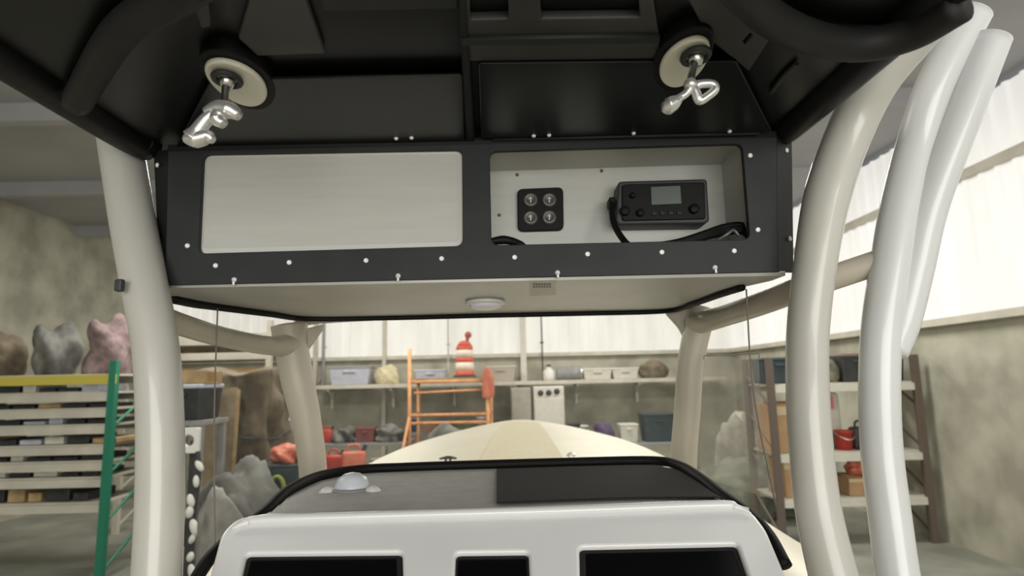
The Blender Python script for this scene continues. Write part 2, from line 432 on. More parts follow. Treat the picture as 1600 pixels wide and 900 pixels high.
# screws
def screw(x, y, Y=YB, r=.0044, nrm=(0, -1, 0), par=t):
    p = P(x, y, Y); bm = NB()
    lathe(bm, [(0, .0012), (r * .35, .0012), (r * .45, .0024), (r * .75, .0022), (r, .001), (r, -.001), (0, -.001)], p, nrm, 14)
    obj('screw', bm, screwm, par, True)
for x, y in [(337, 415), (452, 410), (572, 407), (690, 404), (804, 402), (918, 397), (1034, 394), (1147, 392), (293, 384), (1184, 359), (1172, 243)]:
    screw(x, y)
for x, y in [(249, 399), (246, 258)]: screw(x, y, YB + .015, nrm=(-.6, -.8, 0))
for x, y in [(1234, 373), (1229, 235)]: screw(x, y, YB + .022, nrm=(.6, -.8, 0))
for x, y in [(366, 437), (622, 431), (871, 426), (1117, 418)]:
    p = P(x, y, YB); bm = NB(); lathe(bm, [(0, .004), (.0035, .003), (.0045, 0), (.0045, -.001), (0, -.001)], p, (0, -1, 0), 14)
    cyl(bm, p + Vector((0, -.002, 0)), p + Vector((.0005, -.003, -.010)), .0022, n=8)
    obj('screw', bm, screwm, t, True)
# underside panel
SH = P(745, 440, YB).z - EYE
far = [(296, 474), (345, 480), (420, 490), (482, 498), (600, 497), (760, 493), (900, 490), (1040, 486), (1085, 474), (1125, 460), (1160, 449)]
fp = [Pz(x, y, SH) for x, y in far]
loop = [(D_.x + .004, YB + .004)] + [(fp[0].x - .01, fp[0].y - .04)] + [(p.x, p.y) for p in fp] + [(C_.x - .004, YB + .06), (C_.x - .004, YB + .004)]
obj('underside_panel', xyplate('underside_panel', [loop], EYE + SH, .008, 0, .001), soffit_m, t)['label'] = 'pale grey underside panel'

# ---- open smoked doors, lying against the roof
def door(pts, lab, scr):
    d = thing('box_door', lab, 'door', Pz(*pts[0], HT - .02))
    obj('door_panel', hplate('door_panel', [pts], HT - .016, .005, .004, .001), smoked, d)
    for x, y in scr:
        p = Pz(x, y, HT - .0165); bm = NB(); lathe(bm, [(0, .003), (.0028, .0026), (.0038, .001), (.0038, -.002), (0, -.002)], p, (0, -.3, -1), 12)
        obj('screw', bm, screwm, d, True)
    q = [Pz(x, y, HT - .014) for x, y in (pts[2], pts[3])]
    obj('hinge', T1([q[0] + Vector((-.02, .006, 0)), q[1] + Vector((.02, .006, 0))], .004, n=8, sm=1), charcoal, d, True)
door([(420, 124), (722, 118), (726, 221), (276, 229), (330, 126)], 'smoked black door swung up against the roof over the blank left panel', [(619, 216), (643, 215)])
door([(748, 100), (1150, 96), (1206, 205), (752, 216)], 'smoked black door swung up against the roof over the radio opening', [(834, 212), (858, 211), (1140, 205), (990, 208)])

# ---- switch panel with four round keys
YS = YR - .001
t = thing('gauge_panel', 'small square black panel with four round gauges left of the radio', 'gauge panel', P(844, 358, YS))
obj('bezel', vplate('bezel', [[(808, 295), (880, 292), (881, 359), (809, 361)]], YS - .012, .012, .012, .002), blackrub, t)
for x, y in [(829, 313), (858, 313), (829, 341), (858, 340)]:
    p = P(x, y, YS - .0125); bm = NB(); lathe(bm, [(0, .004), (.007, .0038), (.009, .006), (.0125, .006), (.0145, .002), (.0145, -.001), (0, -.001)], p, (0, -1, 0), 24)
    g = obj('gauge', bm, gaugem, t, True)
    bm = NB(); box(bm, p + Vector((0, -.005, 0)), (.0018, .002, .012)); obj('needle', bm, plastic_w, g)
for i, (x, y) in enumerate([(808, 273), (780, 336), (940, 267)]):
    p = P(x, y, YS); bm = NB(); lathe(bm, [(0, .002), (.003, .0015), (.0034, -.001), (0, -.001)], p, (0, -1, 0), 12)
    setp(recenter(obj('screw_head', bm, gaugem, None, True)), ['tiny grey screw head above the four gauge panel', 'tiny grey screw head low at the left of the gauge panel', 'tiny grey screw head between gauge panel and radio'][i], 'screw')

# ---- radio
t = thing('marine_radio', 'black fixed mount marine radio with small grey screen', 'radio', P(1036, 348, 1.15))
RX = [(966, 283), (1105, 279), (1109, 345), (1102, 349), (966, 351), (962, 344)]
obj('body', vplate('body', [RX], 1.135, .05, .008, .004), darkm, t)
obj('face', vplate('face', [[(972, 288), (1101, 284), (1103, 342), (972, 345)]], 1.131, .008, .006, .002), blackrub, t)
obj('screen', vplate('screen', [[(1017, 292), (1063, 290), (1065, 318), (1018, 320)]], 1.1285, .003, .002, .0005), lcd, t)
for x, y, r in [(1000, 333, .007), (1084, 327, .009), (976, 330, .009), (988, 306, .005)]:
    p = P(x, y, 1.13); bm = NB(); lathe(bm, [(0, .008), (r * .8, .0075), (r, .006), (r * 1.05, 0), (0, 0)], p, (0, -1, 0), 20); obj('knob', bm, blackrub, t, True)
for x in range(4):
    p = P(1022 + x * 13, 334 - x * .4, 1.13); obj('button', B1(p, (.009, .004, .006), bev=.001), charcoal, t)
bm = NB(); box(bm, P(955, 318, 1.15), (.012, .03, .018), bev=.003); obj('side_bracket', bm, blackrub, t)
bm = NB(); box(bm, P(1036, 318, 1.182), (.14, .02, .05), bev=.002); obj('mounting_foot', bm, blackrub, t)
# microphone cord and cable bundle
bm = T1([P(956, 318, 1.14), P(957, 340, 1.12), P(963, 358, 1.10), P(975, 376, 1.07), P(986, 386, 1.062)], .0058, n=10)
setp(recenter(obj('microphone_cord', bm, blackrub, None, True)), 'black cord dropping from the left side of the radio', 'cord')
bm = NB()
for j, o_ in enumerate([(0, 0), (0, 5), (0, 9)]):
    tube(bm, [P(1020, 385 + o_[1] * .2, 1.066), P(1060, 378 + o_[1] * .3, 1.075), P(1098, 366 + o_[1] * .6, 1.085), P(1130, 355 + o_[1], 1.10), P(1158, 352 + o_[1], 1.10), P(1172, 362 + o_[1], 1.085)], .0062, n=10)
setp(recenter(obj('cable_bundle', bm, blackrub, None, True)), 'bundle of black cables lying in the corner right of the radio', 'cables')
bm = T1([P(1122, 375, 1.072), P(1136, 366, 1.066), P(1146, 360, 1.068), P(1154, 368, 1.07)], .003, n=8)
setp(recenter(obj('cable_tie', bm, gaugem, None, True)), 'grey cable tie sticking out of the black cable bundle', 'cable tie')
bm = T1([P(766, 378, 1.066), P(785, 375, 1.07), P(800, 377, 1.07), P(814, 382, 1.066), P(824, 388, 1.065)], [.0065, .008, .007, .006, .003], n=10)
setp(recenter(obj('cable_end', bm, blackrub, None, True)), 'black cable stub at the lower left corner of the gauge opening', 'cable')

# ---- dome light and sticker on the underside
c = Pz(758, 470, SH)
t = thing('dome_light', 'white oval dome light under the electronics box', 'light', c)
bm = NB(); lathe(bm, [(0, .0), (.040, .0), (.043, -.003), (.042, -.007), (.036, -.009), (0, -.009)], (c.x, c.y, EYE + SH - .0005), (0, 0, 1), 32, sx=1, sy=1.25); obj('base', bm, plastic_w, t, True)
bm = NB(); lathe(bm, [(.035, -.009), (.033, -.014), (.022, -.018), (0, -.020)], (c.x, c.y, EYE + SH), (0, 0, 1), 32, sx=1, sy=1.25); obj('lens', bm, mat('lens_white', (.80, .78, .84), .3), t, True)
t = thing('warning_sticker', 'small off-white sticker with dark print under the electronics box', 'sticker', Pz(847, 450, SH))
obj('paper', hplate('paper', [[(827, 439), (868, 437), (868, 461), (828, 463)]], SH - .0012, .001), sticker_m, t)
for y0, y1, xa, xb in [(443, 446, 833, 862), (447.5, 449.5, 833, 862)]:
    n = 7
    for k in range(n):
        x0 = xa + (xb - xa) * k / n
        obj('print_mark', hplate('print_mark', [[(x0, y0), (x0 + 3, y0), (x0 + 3, y1), (x0, y1)]], SH - .0018, .0005), ink, t)

# ---- outrigger mounts
def outrigger(side):
    L = side == 'left'
    HP = HT - .02
    cx, cy = (368, 131) if L else (1071, 99)
    pts = []
    ang = math.radians(29 if L else -42)
    for k in range(36):
        a = 2 * PI * k / 36
        ex, ey = (54 if L else 47) * math.cos(a), (27 if L else 28) * math.sin(a)
        if L: ey *= 1 + .12 * math.cos(a)
        else: ey *= 1 - .12 * math.cos(a)
        pts.append((cx + ex * math.cos(ang) - ey * math.sin(ang), cy + ex * math.sin(ang) + ey * math.cos(ang)))
    base = Pz(cx, cy, HP)
    t = thing('outrigger_mount', 'ivory oval outrigger mount with chrome handle hanging %s' % ('above the blank left panel' if L else 'above the marine radio'), 'outrigger mount', (base.x, base.y, EYE + HT))
    # gasket, enlarged and shifted up to draw the disc's dark reflection too
    g = [(cx + (x - cx) * 1.22 + (2 if L else -2), cy + (y - cy) * 1.34 - 8) for x, y in pts]
    obj('gasket_reflection', hplate('gasket_reflection', [g], HP - .004 + .006, .022, 0, .002), blackrub, t)
    obj('plate', hplate('plate', [pts], HP - .006, .008, 0, .003), ivory, t)
    hx, hy = (355, 124) if L else (1087, 88)
    h = Pz(hx, hy, HP - .012)
    bm = NB(); tube(bm, [h + Vector((math.cos(a) * .0155, math.sin(a) * .020, 0)) for a in [2 * PI * k / 16 for k in range(16)]], .0042, n=8, sm=2, closed=True)
    obj('hub_ring', bm, darkm, t, True)
    bm = NB(); lathe(bm, [(0, -.014), (.007, -.012), (.010, -.004), (.010, .008), (0, .008)], h, (0, 0, 1), 20); obj('hub', bm, steel, t, True)
    if L:
        q = [(355, 126), (352, 145), (350, 168)]
    else:
        q = [(1087, 90), (1082, 110), (1078, 134)]
    D0 = h.y
    pp = [P(x, y, D0 - .004 * i) for i, (x, y) in enumerate(q)]
    obj('stem', T1(pp, [.0065, .0048, .0055], n=12, sm=6), steel, t, True)
    Dh = D0 - .01
    if L:
        bm = NB(); sph(bm, P(350, 172, Dh), .009, (1.2, 1, .8))
        tube(bm, [P(322, 178, Dh), P(340, 170, Dh), P(358, 172, Dh), P(374, 181, Dh)], [.008, .011, .012, .007], n=12)
        tube(bm, [P(344, 176, Dh - .008), P(340, 186, Dh - .008), P(350, 194, Dh - .008)], [.009, .010, .007], n=12)
        obj('handle_yoke', bm, chrome, t, True)
        bm = NB(); tube(bm, [P(334, 178, Dh), P(320, 190, Dh), P(308, 206, Dh), P(300, 216, Dh)], [.009, .009, .010, .013], n=14)
        tube(bm, [P(289, 216, Dh), P(305, 218, Dh), P(324, 214, Dh), P(333, 220, Dh)], [.006, .011, .010, .005], n=12)
        obj('lever', bm, chrome, t, True)
    else:
        bm = NB(); sph(bm, P(1079, 132, Dh), .0085)
        tube(bm, [P(1080, 134, Dh), P(1072, 146, Dh), P(1060, 154, Dh)], [.006, .005, .005], n=12)
        obj('handle_yoke', bm, chrome, t, True)
        bm = NB(); tube(bm, [P(1064, 152, Dh), P(1054, 160, Dh), P(1044, 166, Dh), P(1035, 167, Dh)], [.005, .011, .013, .007], n=14, flat=(1, .8))
        obj('lever', bm, chrome, t, True)
        bm = NB(); tube(bm, [P(1086, 136, Dh), P(1098, 131, Dh), P(1114, 132, Dh), P(1117, 140, Dh), P(1106, 150, Dh), P(1092, 157, Dh)], .0055, n=10, closed=True, sm=6)
        tube(bm, [P(1079, 132, Dh), P(1086, 142, Dh), P(1092, 156, Dh)], [.005, .006, .006], n=10)
        obj('ring_handle', bm, chrome, t, True)
outrigger('left'); outrigger('right')

# ---- T-top pipe frame
SOLE = EYE - 1.66
t = thing('t_top_frame', 'cream pipe frame carrying the black hardtop around the console', 'boat frame', (0, 1.2, SOLE))
def px_path(pts): return [P(*p) for p in pts]
def leg(pts, r, m, name='leg', foot=True, flat=None):
    w = px_path(pts)
    if foot:
        e = w[-1]; d = (w[-1] - w[-2]).normalized(); h0 = e.z - SOLE
        for f in (.08, .2, .4, .7, 1): w.append(Vector((e.x + d.x * .25 * f ** .6 * .4, e.y, e.z - (h0 - .01) * f)))
        if isinstance(r, list): r = r + [r[-1]] * 5
    o = obj(name, T1(w, r, n=24, sm=10, flat=flat), m, t, True)
    if foot:
        bm = NB(); lathe(bm, [(0, .012), (.05, .012), (.06, .004), (.06, 0), (0, 0)], (w[-1].x, w[-1].y, SOLE), n=24); obj('foot_flange', bm, m, o, True)
    return o
leg([(172, 120, 1.15), (188, 225, 1.13), (207, 340, 1.07), (225, 440, 1.02), (243, 540, 1.0), (250, 650, .99), (250, 780, .98), (245, 900, .97), (242, 1000, .96)], [.038, .038, .037, .035, .034, .034, .034, .034, .034], cream_pipe)['label'] = 'left rear leg'
leg([(1440, 40, .90), (1372, 122, .95), (1330, 200, .99), (1294, 300, 1.0), (1274, 410, 1.0), (1262, 520, 1.0), (1262, 620, .99), (1268, 710, .98), (1279, 800, .97), (1302, 900, .95), (1330, 1000, .93)], [.036, .036, .037, .037, .033, .032, .032, .032, .033, .034, .034], cream_pipe)['label'] = 'right rear leg bent outward at the top'
# white outer leg at right
leg([(1520, 20, .96), (1462, 130, .98), (1430, 230, 1.0), (1407, 320, 1.0), (1390, 420, 1.0), (1377, 520, 1.0), (1374, 620, 1.0), (1378, 710, 1.0), (1389, 800, .99), (1403, 900, .98), (1425, 1000, .96)], .030, white_pipe)['label'] = 'white outer leg on the right'
# gusset plate on it with a bolt
me = None and vplate('gusset_plate', [[(1382, 430), (1432, 250), (1480, 230), (1455, 520), (1400, 548), (1372, 540)]], 1.0, .012, .02, .003)
gp = obj('branch_pipe', T1(px_path([(1388, 548, 1.005), (1408, 500, 1.005), (1428, 420, 1.0), (1452, 320, .99), (1500, 190, .97), (1550, 60, .95)]), .029, n=20), white_pipe, t, True)
bm = NB(); lathe(bm, [(0, .003), (.004, .003), (.006, 0), (0, -.001)], P(1412, 460, .999), (0, -1, 0), 14); obj('bolt', bm, darkm, gp, True)
# front legs
leg([(452, 508, 1.60), (456, 545, 1.60), (466, 600, 1.60), (479, 660, 1.61), (489, 735, 1.62)], [.046, .042, .040, .036, .034], front_pipe)['label'] = 'left front leg'
leg([(1098, 482, 1.60), (1086, 530, 1.60), (1078, 580, 1.60), (1074, 640, 1.61), (1068, 725, 1.62)], [.036, .034, .033, .033, .033], front_pipe)['label'] = 'right front leg'
# side rails
obj('side_rail', T1(px_path([(462, 538, 1.60), (420, 540, 1.5), (350, 527, 1.30), (285, 508, 1.12), (235, 490, 1.0)]), [.03, .023, .021, .020, .020], n=20), front_pipe, t, True)
obj('side_rail', T1(px_path([(1086, 506, 1.60), (1130, 494, 1.45), (1190, 474, 1.22), (1262, 447, 1.08), (1396, 402, 1.0)]), [.03, .025, .023, .022, .021], n=20), front_pipe, t, True)
obj('front_rail', T1(px_path([(455, 515, 1.62), (500, 499, 1.64), (760, 488, 1.66), (1040, 478, 1.64), (1094, 488, 1.62)]), .012, n=16), front_pipe, t, True)
for s, (x, y) in enumerate([(500, 512), (1052, 492)]):
    q = [(436, 524), (505, 506), (504, 512), (470, 560), (444, 560)] if s == 0 else [(1040, 488), (1112, 482), (1106, 540), (1076, 540), (1062, 512)]
    obj('gusset_plate', vplate('gusset_plate', [q], 1.60, .02, .01, .004), front_pipe, t)
# small dark clamp and cable tie on the left leg
bm = NB(); box(bm, P(187, 446, .965), (.012, .012, .02), bev=.003)
obj('clamp', bm, darkm, t)

# ---- clear windshield with black seals
gas = [(300, 915, 1.0), (330, 870, 1.03), (372, 832, 1.08), (415, 800, 1.14), (450, 767, 1.22), (500, 744, 1.33), (560, 734, 1.41), (640, 730, 1.44), (760, 726, 1.45), (900, 722, 1.45), (1020, 720, 1.44), (1062, 728, 1.38), (1098, 750, 1.26), (1128, 774, 1.17), (1172, 806, 1.09), (1202, 838, 1.05), (1228, 885, 1.01)]
t = thing('windshield', 'clear vinyl windshield between box and console with black seals', 'windshield', P(760, 726, 1.45))
bot = catmull([P(*p) for p in gas], 6)
top = catmull([Pz(x, y, SH - .004) for x, y in [(272, 467)] + far[1:]], 10)
obj('lower_seal', T1([P(*p) for p in gas], .0105, n=12, sm=6), blackrub, t, True)
tw = [Pz(x, y, SH - .005) for x, y in [(270, 467), (305, 474)] + far[1:]]
obj('upper_seal', T1(tw, [.009, .0095, .0085, .008, .0075] + [.0065] * 5 + [.007] * 3, n=10, sm=6), blackrub, t, True)
def resample(L, n):
    d = [0]
    for a, b in zip(L, L[1:]): d.append(d[-1] + (b - a).length)
    out = []
    for k in range(n):
        s = d[-1] * k / (n - 1); i = 0
        while i < len(d) - 2 and d[i + 1] < s: i += 1
        f = (s - d[i]) / max(1e-9, d[i + 1] - d[i]); out.append(L[i].lerp(L[i + 1], min(1, f)))
    return out
bt = [p for p in bot if p.z > P(330, 870, 1.03).z - .001]
n = 40; A1 = resample(top[8:], n); B1_ = resample(bt, n)
bm = NB(); rows = []
for k in range(9):
    f = k / 8; rows.append([bm.verts.new(A1[i].lerp(B1_[i], f) + Vector((0, .03 * math.sin(f * PI), 0))) for i in range(n)])
for r0, r1 in zip(rows, rows[1:]):
    for i in range(n - 1): bm.faces.new((r0[i], r0[i + 1], r1[i + 1], r1[i]))
obj('clear_pane', bm, glassm, t, True)
# edge strips
e1 = [r for r in [A1[0], B1_[0]]]
for (pa, pb) in (((340, 482, 1.24), (336, 862, 1.06)), ((1166, 452, 1.15), (1182, 560, 1.14), ) if False else ((1166, 452, 1.15), (1212, 790, 1.08))):
    a, b = P(*pa), P(*pb)
    mid = a.lerp(b, .5) + Vector((-.004 if pa[0] < 800 else -.012, 0, 0))
    obj('pane_edge', T1([a, mid, b], .0016, n=6), mat('edge_brown', (.26, .235, .19), .5), t, True)
# side curtain, hazy, between right front leg and right rear leg
t = thing('side_curtain', 'hazy clear vinyl side curtain right of the right front leg', 'curtain', P(1150, 700, 1.3))
bm = NB(); a = [P(1100, 560, 1.56), P(1186, 560, 1.18), P(1208, 780, 1.12), P(1092, 745, 1.56)]
n = 10; g = [[a[0].lerp(a[1], i / n).lerp(a[3].lerp(a[2], i / n), j / n) + Vector((0, .008 * math.sin(i * 1.9 + j * .4), 0)) for i in range(n + 1)] for j in range(n + 1)]
V = [[bm.verts.new(p) for p in r] for r in g]
for j in range(n):
    for i in range(n): bm.faces.new((V[j][i], V[j][i + 1], V[j + 1][i + 1], V[j + 1][i]))
obj('vinyl', bm, sidehaze, t, True)
obj('hem', T1([P(1186, 560, 1.18), P(1186, 552, 1.18), P(1100, 556, 1.56), P(1100, 562, 1.56)], .0015, n=6, sm=1), mat('edge_brown', (0, 0, 0)), t)

# ---- console
t = thing('console', 'white helm console with three black display openings', 'console', (P(777, 900, .95).x, 1.2, SOLE))
p0, p1 = P(760, 792, 1.03), P(760, 1000, .86)
uy = (p0 - p1).normalized(); nrm = Vector((1, 0, 0)).cross(uy)
def onpl(px, py, off=0):
    d = ray(px, py); n = Vector((1, 0, 0)).cross(uy).normalized()
    tt = (p0 + n * off - CAM).dot(n) / d.dot(n); return CAM + d * tt
def splate(name, pxl, off, th, rad, bev):
    L = []
    for k, l in enumerate(pxl):
        r = rad[k] if isinstance(rad, (list, tuple)) else rad
        pts = []
        for x, y in l:
            w = onpl(x, y, off) - p0; pts.append(Vector((w.x, w.dot(uy), 0)))
        L.append(roundpoly(pts, r))
    n = Vector((1, 0, 0)).cross(uy).normalized()
    return plate(name, L, p0 + n * (off - th / 2), (1, 0, 0), uy, th, bev)
FO = [(300, 1010), (325, 905), (343, 838), (366, 815), (412, 805), (600, 800), (760, 796), (900, 791), (1120, 783), (1172, 792), (1194, 820), (1228, 900), (1262, 1010)]
D1 = [(382, 870), (628, 864), (632, 1000), (352, 1003)]
D2 = [(712, 864), (826, 861), (830, 998), (706, 1000)]
D3 = [(905, 852), (1150, 843), (1200, 990), (908, 995)]
obj('dash_panel', splate('dash_panel', [FO, D1, D2, D3], 0, .02, [.012, .008, .008, .008], .005), white_g, t)
for D, lab in ((D1, 'left'), (D2, 'middle'), (D3, 'right')):
    cx = sum(p[0] for p in D) / 4; cy = sum(p[1] for p in D) / 4
    E = [(cx + (x - cx) * 1.03, cy + (y - cy) * 1.03) for x, y in D]
    dd = obj('display', splate('display', [E], -.010, .01, .004, .001), screenm, t)
    E2 = [(cx + (x - cx) * .93, cy + (y - cy) * .86) for x, y in D]
    obj('display_bezel', splate('display_bezel', [E, E2], -.0085, .006, .004, .001), blackdash, dd)
# dash top surface, slightly rising to the windshield
gl = [P(*p) for p in gas[2:-2]]
topz = P(760, 788, 1.03).z
fl = [onpl(x, y + 3, .0) for x, y in [(372, 812), (412, 802), (600, 796), (776, 791)]]
fr = [onpl(x, y, .0) for x, y in [(776, 794), (900, 789), (1118, 781), (1170, 793)]]
def skin(A, B, th=.006):
    n = 24; A = resample(A, n); B = resample(B, n); bm = NB()
    a = [bm.verts.new(p) for p in A]; b = [bm.verts.new(p) for p in B]
    c = [bm.verts.new(p - Vector((0, 0, th))) for p in A]; d = [bm.verts.new(p - Vector((0, 0, th))) for p in B]
    for i in range(n - 1):
        bm.faces.new((a[i], a[i + 1], b[i + 1], b[i])); bm.faces.new((c[i], d[i], d[i + 1], c[i + 1]))
        bm.faces.new((a[i], c[i], c[i + 1], a[i + 1])); bm.faces.new((b[i], b[i + 1], d[i + 1], d[i]))
    bm.faces.new((a[0], b[0], d[0], c[0])); bm.faces.new((a[-1], c[-1], d[-1], b[-1]))
    return bm
dz = Vector((0, 0, -.008))
gleft = [P(*p) + dz for p in gas[2:8]] + [P(776, 726, 1.45) + dz]
gright = [P(776, 726, 1.45) + dz] + [P(*p) + dz for p in gas[9:15]]
obj('dash_top', skin(fl, gleft), greydash, t)['label'] = 'grey left half of the dash top'
obj('dash_top', skin(fr, gright), greydash, t)
FA, FB = resample(fr, 41), resample(gright, 41)
MA = [FA[i].lerp(FB[i], .05) + Vector((0, 0, .003)) for i in range(0, 37)]
MB_ = [FA[i].lerp(FB[i], .9 - .25 * max(0, (i - 26) / 10) ** 1.5) + Vector((0, 0, .003)) for i in range(0, 37)]
bm = NB(); RR = [[bm.verts.new(p.lerp(q, k / 6)) for p, q in zip(MA, MB_)] for k in range(7)]
for u, v in zip(RR, RR[1:]):
    for i in range(36): bm.faces.new((u[i], u[i + 1], v[i + 1], v[i]))
rg = bmesh.ops.extrude_face_region(bm, geom=bm.faces[:])
bmesh.ops.translate(bm, vec=(0, 0, .0025), verts=[v for v in rg['geom'] if isinstance(v, bmesh.types.BMVert)])
o = obj('dash_mat', bm, blackdash, t)
o['label'] = 'black mat on the right half of the dash top'
# lip along the dash front
obj('dash_lip', T1([onpl(x, y, .004) for x, y in [(362, 826), (384, 817), (412, 812), (600, 806), (776, 801), (900, 797), (1118, 789), (1150, 792), (1174, 802)]], [.001, .005] + [.0075] * 5 + [.005, .001], n=12), white_g, t, True)
# body down to the sole
cx0, cx1 = P(345, 830, 1.03).x + .03, P(1196, 812, 1.03).x - .02
zc = P(760, 830, 1.0).z - .05
obj('body', B1(((cx0 + cx1) / 2, 1.25, (SOLE + zc) / 2), (cx1 - cx0, .40, zc - SOLE), bev=.03), white_g, t)

# ---- compass
cb = P(550, 781, 1.22)
t = thing('compass', 'white compass with domed top on the left of the dash', 'compass', cb)
bm = NB(); lathe(bm, [(0, .0), (.054, .0), (.056, .006), (.050, .014), (.036, .02), (0, .02)], cb + Vector((0, 0, -.004)), (0, 0, 1), 32, sx=1, sy=.85); obj('base', bm, plastic_w, t, True)
bm = NB(); tube(bm, [cb + Vector((.036 * math.cos(a), .036 * math.sin(a), .020)) for a in [2 * PI * k / 20 for k in range(20)]], .004, n=8, sm=2, closed=True); obj('ring', bm, greyplastic, t, True)
bm = NB(); lathe(bm, [(.033, .016), (.033, .026), (.027, .040), (.015, .048), (0, .051)], cb, (0, 0, 1), 28); obj('dome', bm, mat('compass_white', (.62, .64, .70), .3), t, True)
for s in (-1, 1):
    bm = NB(); tube(bm, [cb + Vector((s * .028, -.01, .014)), cb + Vector((s * .044, -.018, .016)), cb + Vector((s * .062, -.012, .002))], [.010, .012, .008], n=10); obj('clamp_ear', bm, plastic_w, t, True)

# ---- hull
t = thing('boat_hull', 'cream boat hull with rounded bow ahead of the windshield', 'boat', (0, 2, .1))
# gunwale outline: (Y, halfwidth, height)
tip = P(812, 656, 5.6)
CX = -.01
gw = [(-3.0, 1.06, EYE - .66), (0.5, 1.02, EYE - .60), (1.75, .95, EYE - .555), (2.35, .925, EYE - .535), (3.3, .87, EYE - .465), (4.1, .74, EYE - .415), (4.8, .52, EYE - .385), (5.3, .30, EYE - .365), (5.52, .14, EYE - .356), (5.6, .0, EYE - .352)]
def interp(L, n=6):
    return catmull([Vector(p) for p in L], n)
G = interp(gw, 6)
def cxx(y): return CX + (tip.x - CX) * max(0, min(1, (y - 1.5) / 4.1))
bm = NB(); ringsL = []
SEC = [(1.0, 0.0), (1.015, -.03), (1.0, -.07), (.97, -.30), (.90, -.75), (.72, -1.25), (0.0, -1.62)]
full = []
for g in G:
    y, w, z = g.x, max(g.y, 0), g.z
    row = []
    for s, dzz in SEC: row.append(bm.verts.new((cxx(y) + w * s, y - (0 if y < 3.5 else (y - 3.5) * .18 * (-dzz) / 1.6 * 1.6), max(z + dzz, .12))))
    rowm = [bm.verts.new((2 * cxx(y) - v.co.x, v.co.y, v.co.z)) for v in row[:-1]]
    full.append(row + rowm[::-1])
for A, B in zip(full, full[1:]):
    for i in range(len(A) - 1): bm.faces.new((A[i], A[i + 1], B[i + 1], B[i]))
bm.faces.new(full[0])
bmesh.ops.remove_doubles(bm, verts=bm.verts, dist=.0005)
obj('hull_shell', bm, hull_m, t, True)
# deck: foredeck with camber from Y 1.95 on, side decks further aft
bm = NB(); rows = []
for g in G:
    y, w, z = g.x, max(g.y, 0), g.z
    if y < 1.9: continue
    row = []
    for k in range(13):
        u = -1 + k / 6
        row.append(bm.verts.new((cxx(y) + w * u, y, z + .055 * min(1, w / .5) * (1 - u * u) + .001)))
    rows.append(row)
for A, B in zip(rows, rows[1:]):
    for i in range(12): bm.faces.new((A[i], A[i + 1], B[i + 1], B[i]))
bmesh.ops.remove_doubles(bm, verts=bm.verts, dist=.0005)
obj('foredeck', bm, hull_m, t, True)
for s in (-1, 1):
    bm = NB(); A = []
    for g in G:
        if g.x > 2.3: break
        A.append([bm.verts.new((cxx(g.x) + s * (g.y - d), g.x, g.z + e)) for d, e in ((0, 0), (.02, .012), (.20, .012), (.22, -.01), (.22, -1.0))])
    for a, b in zip(A, A[1:]):
        for i in range(4): bm.faces.new((a[i], a[i + 1], b[i + 1], b[i]))
    obj('side_deck', bm, hull_m, t, True)
    pts = [Vector((cxx(g.x) + s * g.y * 1.015, g.x, g.z - .03)) for g in G[::3]] + [Vector((tip.x, 5.6, G[-1].z - .03))]
    obj('rub_rail', T1(pts, .016, n=8, sm=3), plastic_w, t, True)
obj('cockpit_sole', B1((CX, -.4, SOLE - .02), (1.94, 5.1, .04)), hull_t, t)
# raised nonskid pad and hatch
def deckpt(x, y, lift=0):
    for a, b in zip(G, G[1:]):
        if a.x <= y <= b.x:
            f = (y - a.x) / (b.x - a.x); w = a.y + (b.y - a.y) * f; z = a.z + (b.z - a.z) * f
            u = max(-1, min(1, x / max(w, .01))); return Vector((cxx(y) + x, y, z + .055 * min(1, w / .5) * (1 - u * u) + lift))
def pad(x0, x1, y0, y1, lift, nm, m, taper=1.0):
    bm = NB(); n = 10; R = []
    for j in range(n + 1):
        y = y0 + (y1 - y0) * j / n; f = 1 + (taper - 1) * j / n
        R.append([bm.verts.new(deckpt((x0 + (x1 - x0) * i / n) * f, y, lift)) for i in range(n + 1)])
    for j in range(n):
        for i in range(n): bm.faces.new((R[j][i], R[j][i + 1], R[j + 1][i + 1], R[j + 1][i]))
    r = bmesh.ops.extrude_face_region(bm, geom=bm.faces[:])
    bmesh.ops.translate(bm, vec=(0, 0, -lift - .004), verts=[v for v in r['geom'] if isinstance(v, bmesh.types.BMVert)])
    return obj(nm, bm, m, t)
pad(-.24, .30, 2.3, 4.9, .010, 'nonskid_pad', hull_t, .5)
pad(-.62, -.34, 2.3, 3.2, .008, 'nonskid_pad', mat('pale_nonskid', (.74, .68, .50), .7), .7)
pad(.28, .6, 2.3, 3.2, .008, 'nonskid_pad', MATS['pale_nonskid'], .7)
for i, (px, py, Y) in enumerate([(700, 711, 3.35), (893, 714, 3.35)]):
    q = P(px, py, Y); q = deckpt(q.x - cxx(q.y), q.y)
    bm = NB(); cyl(bm, q + Vector((-.012, 0, 0)), q + Vector((-.012, 0, .02)), .006, n=8); cyl(bm, q + Vector((.012, 0, 0)), q + Vector((.012, 0, .02)), .006, n=8)
    tube(bm, [q + Vector((-.045 + .02 * i, 0, .018)), q + Vector((0, 0, .024)), q + Vector((.045 - .02 * i, 0, .018))], [.005, .009, .005], n=10)
    setp(recenter(obj('cleat', bm, darkm if i == 0 else steel, None, True)), ['small black cleat on the cream foredeck, on its left side', 'small metal cleat on the cream foredeck, on its right side'][i], 'cleat')
# keel blocks below the hull
for y in (-2, 1, 3.4):
    pass

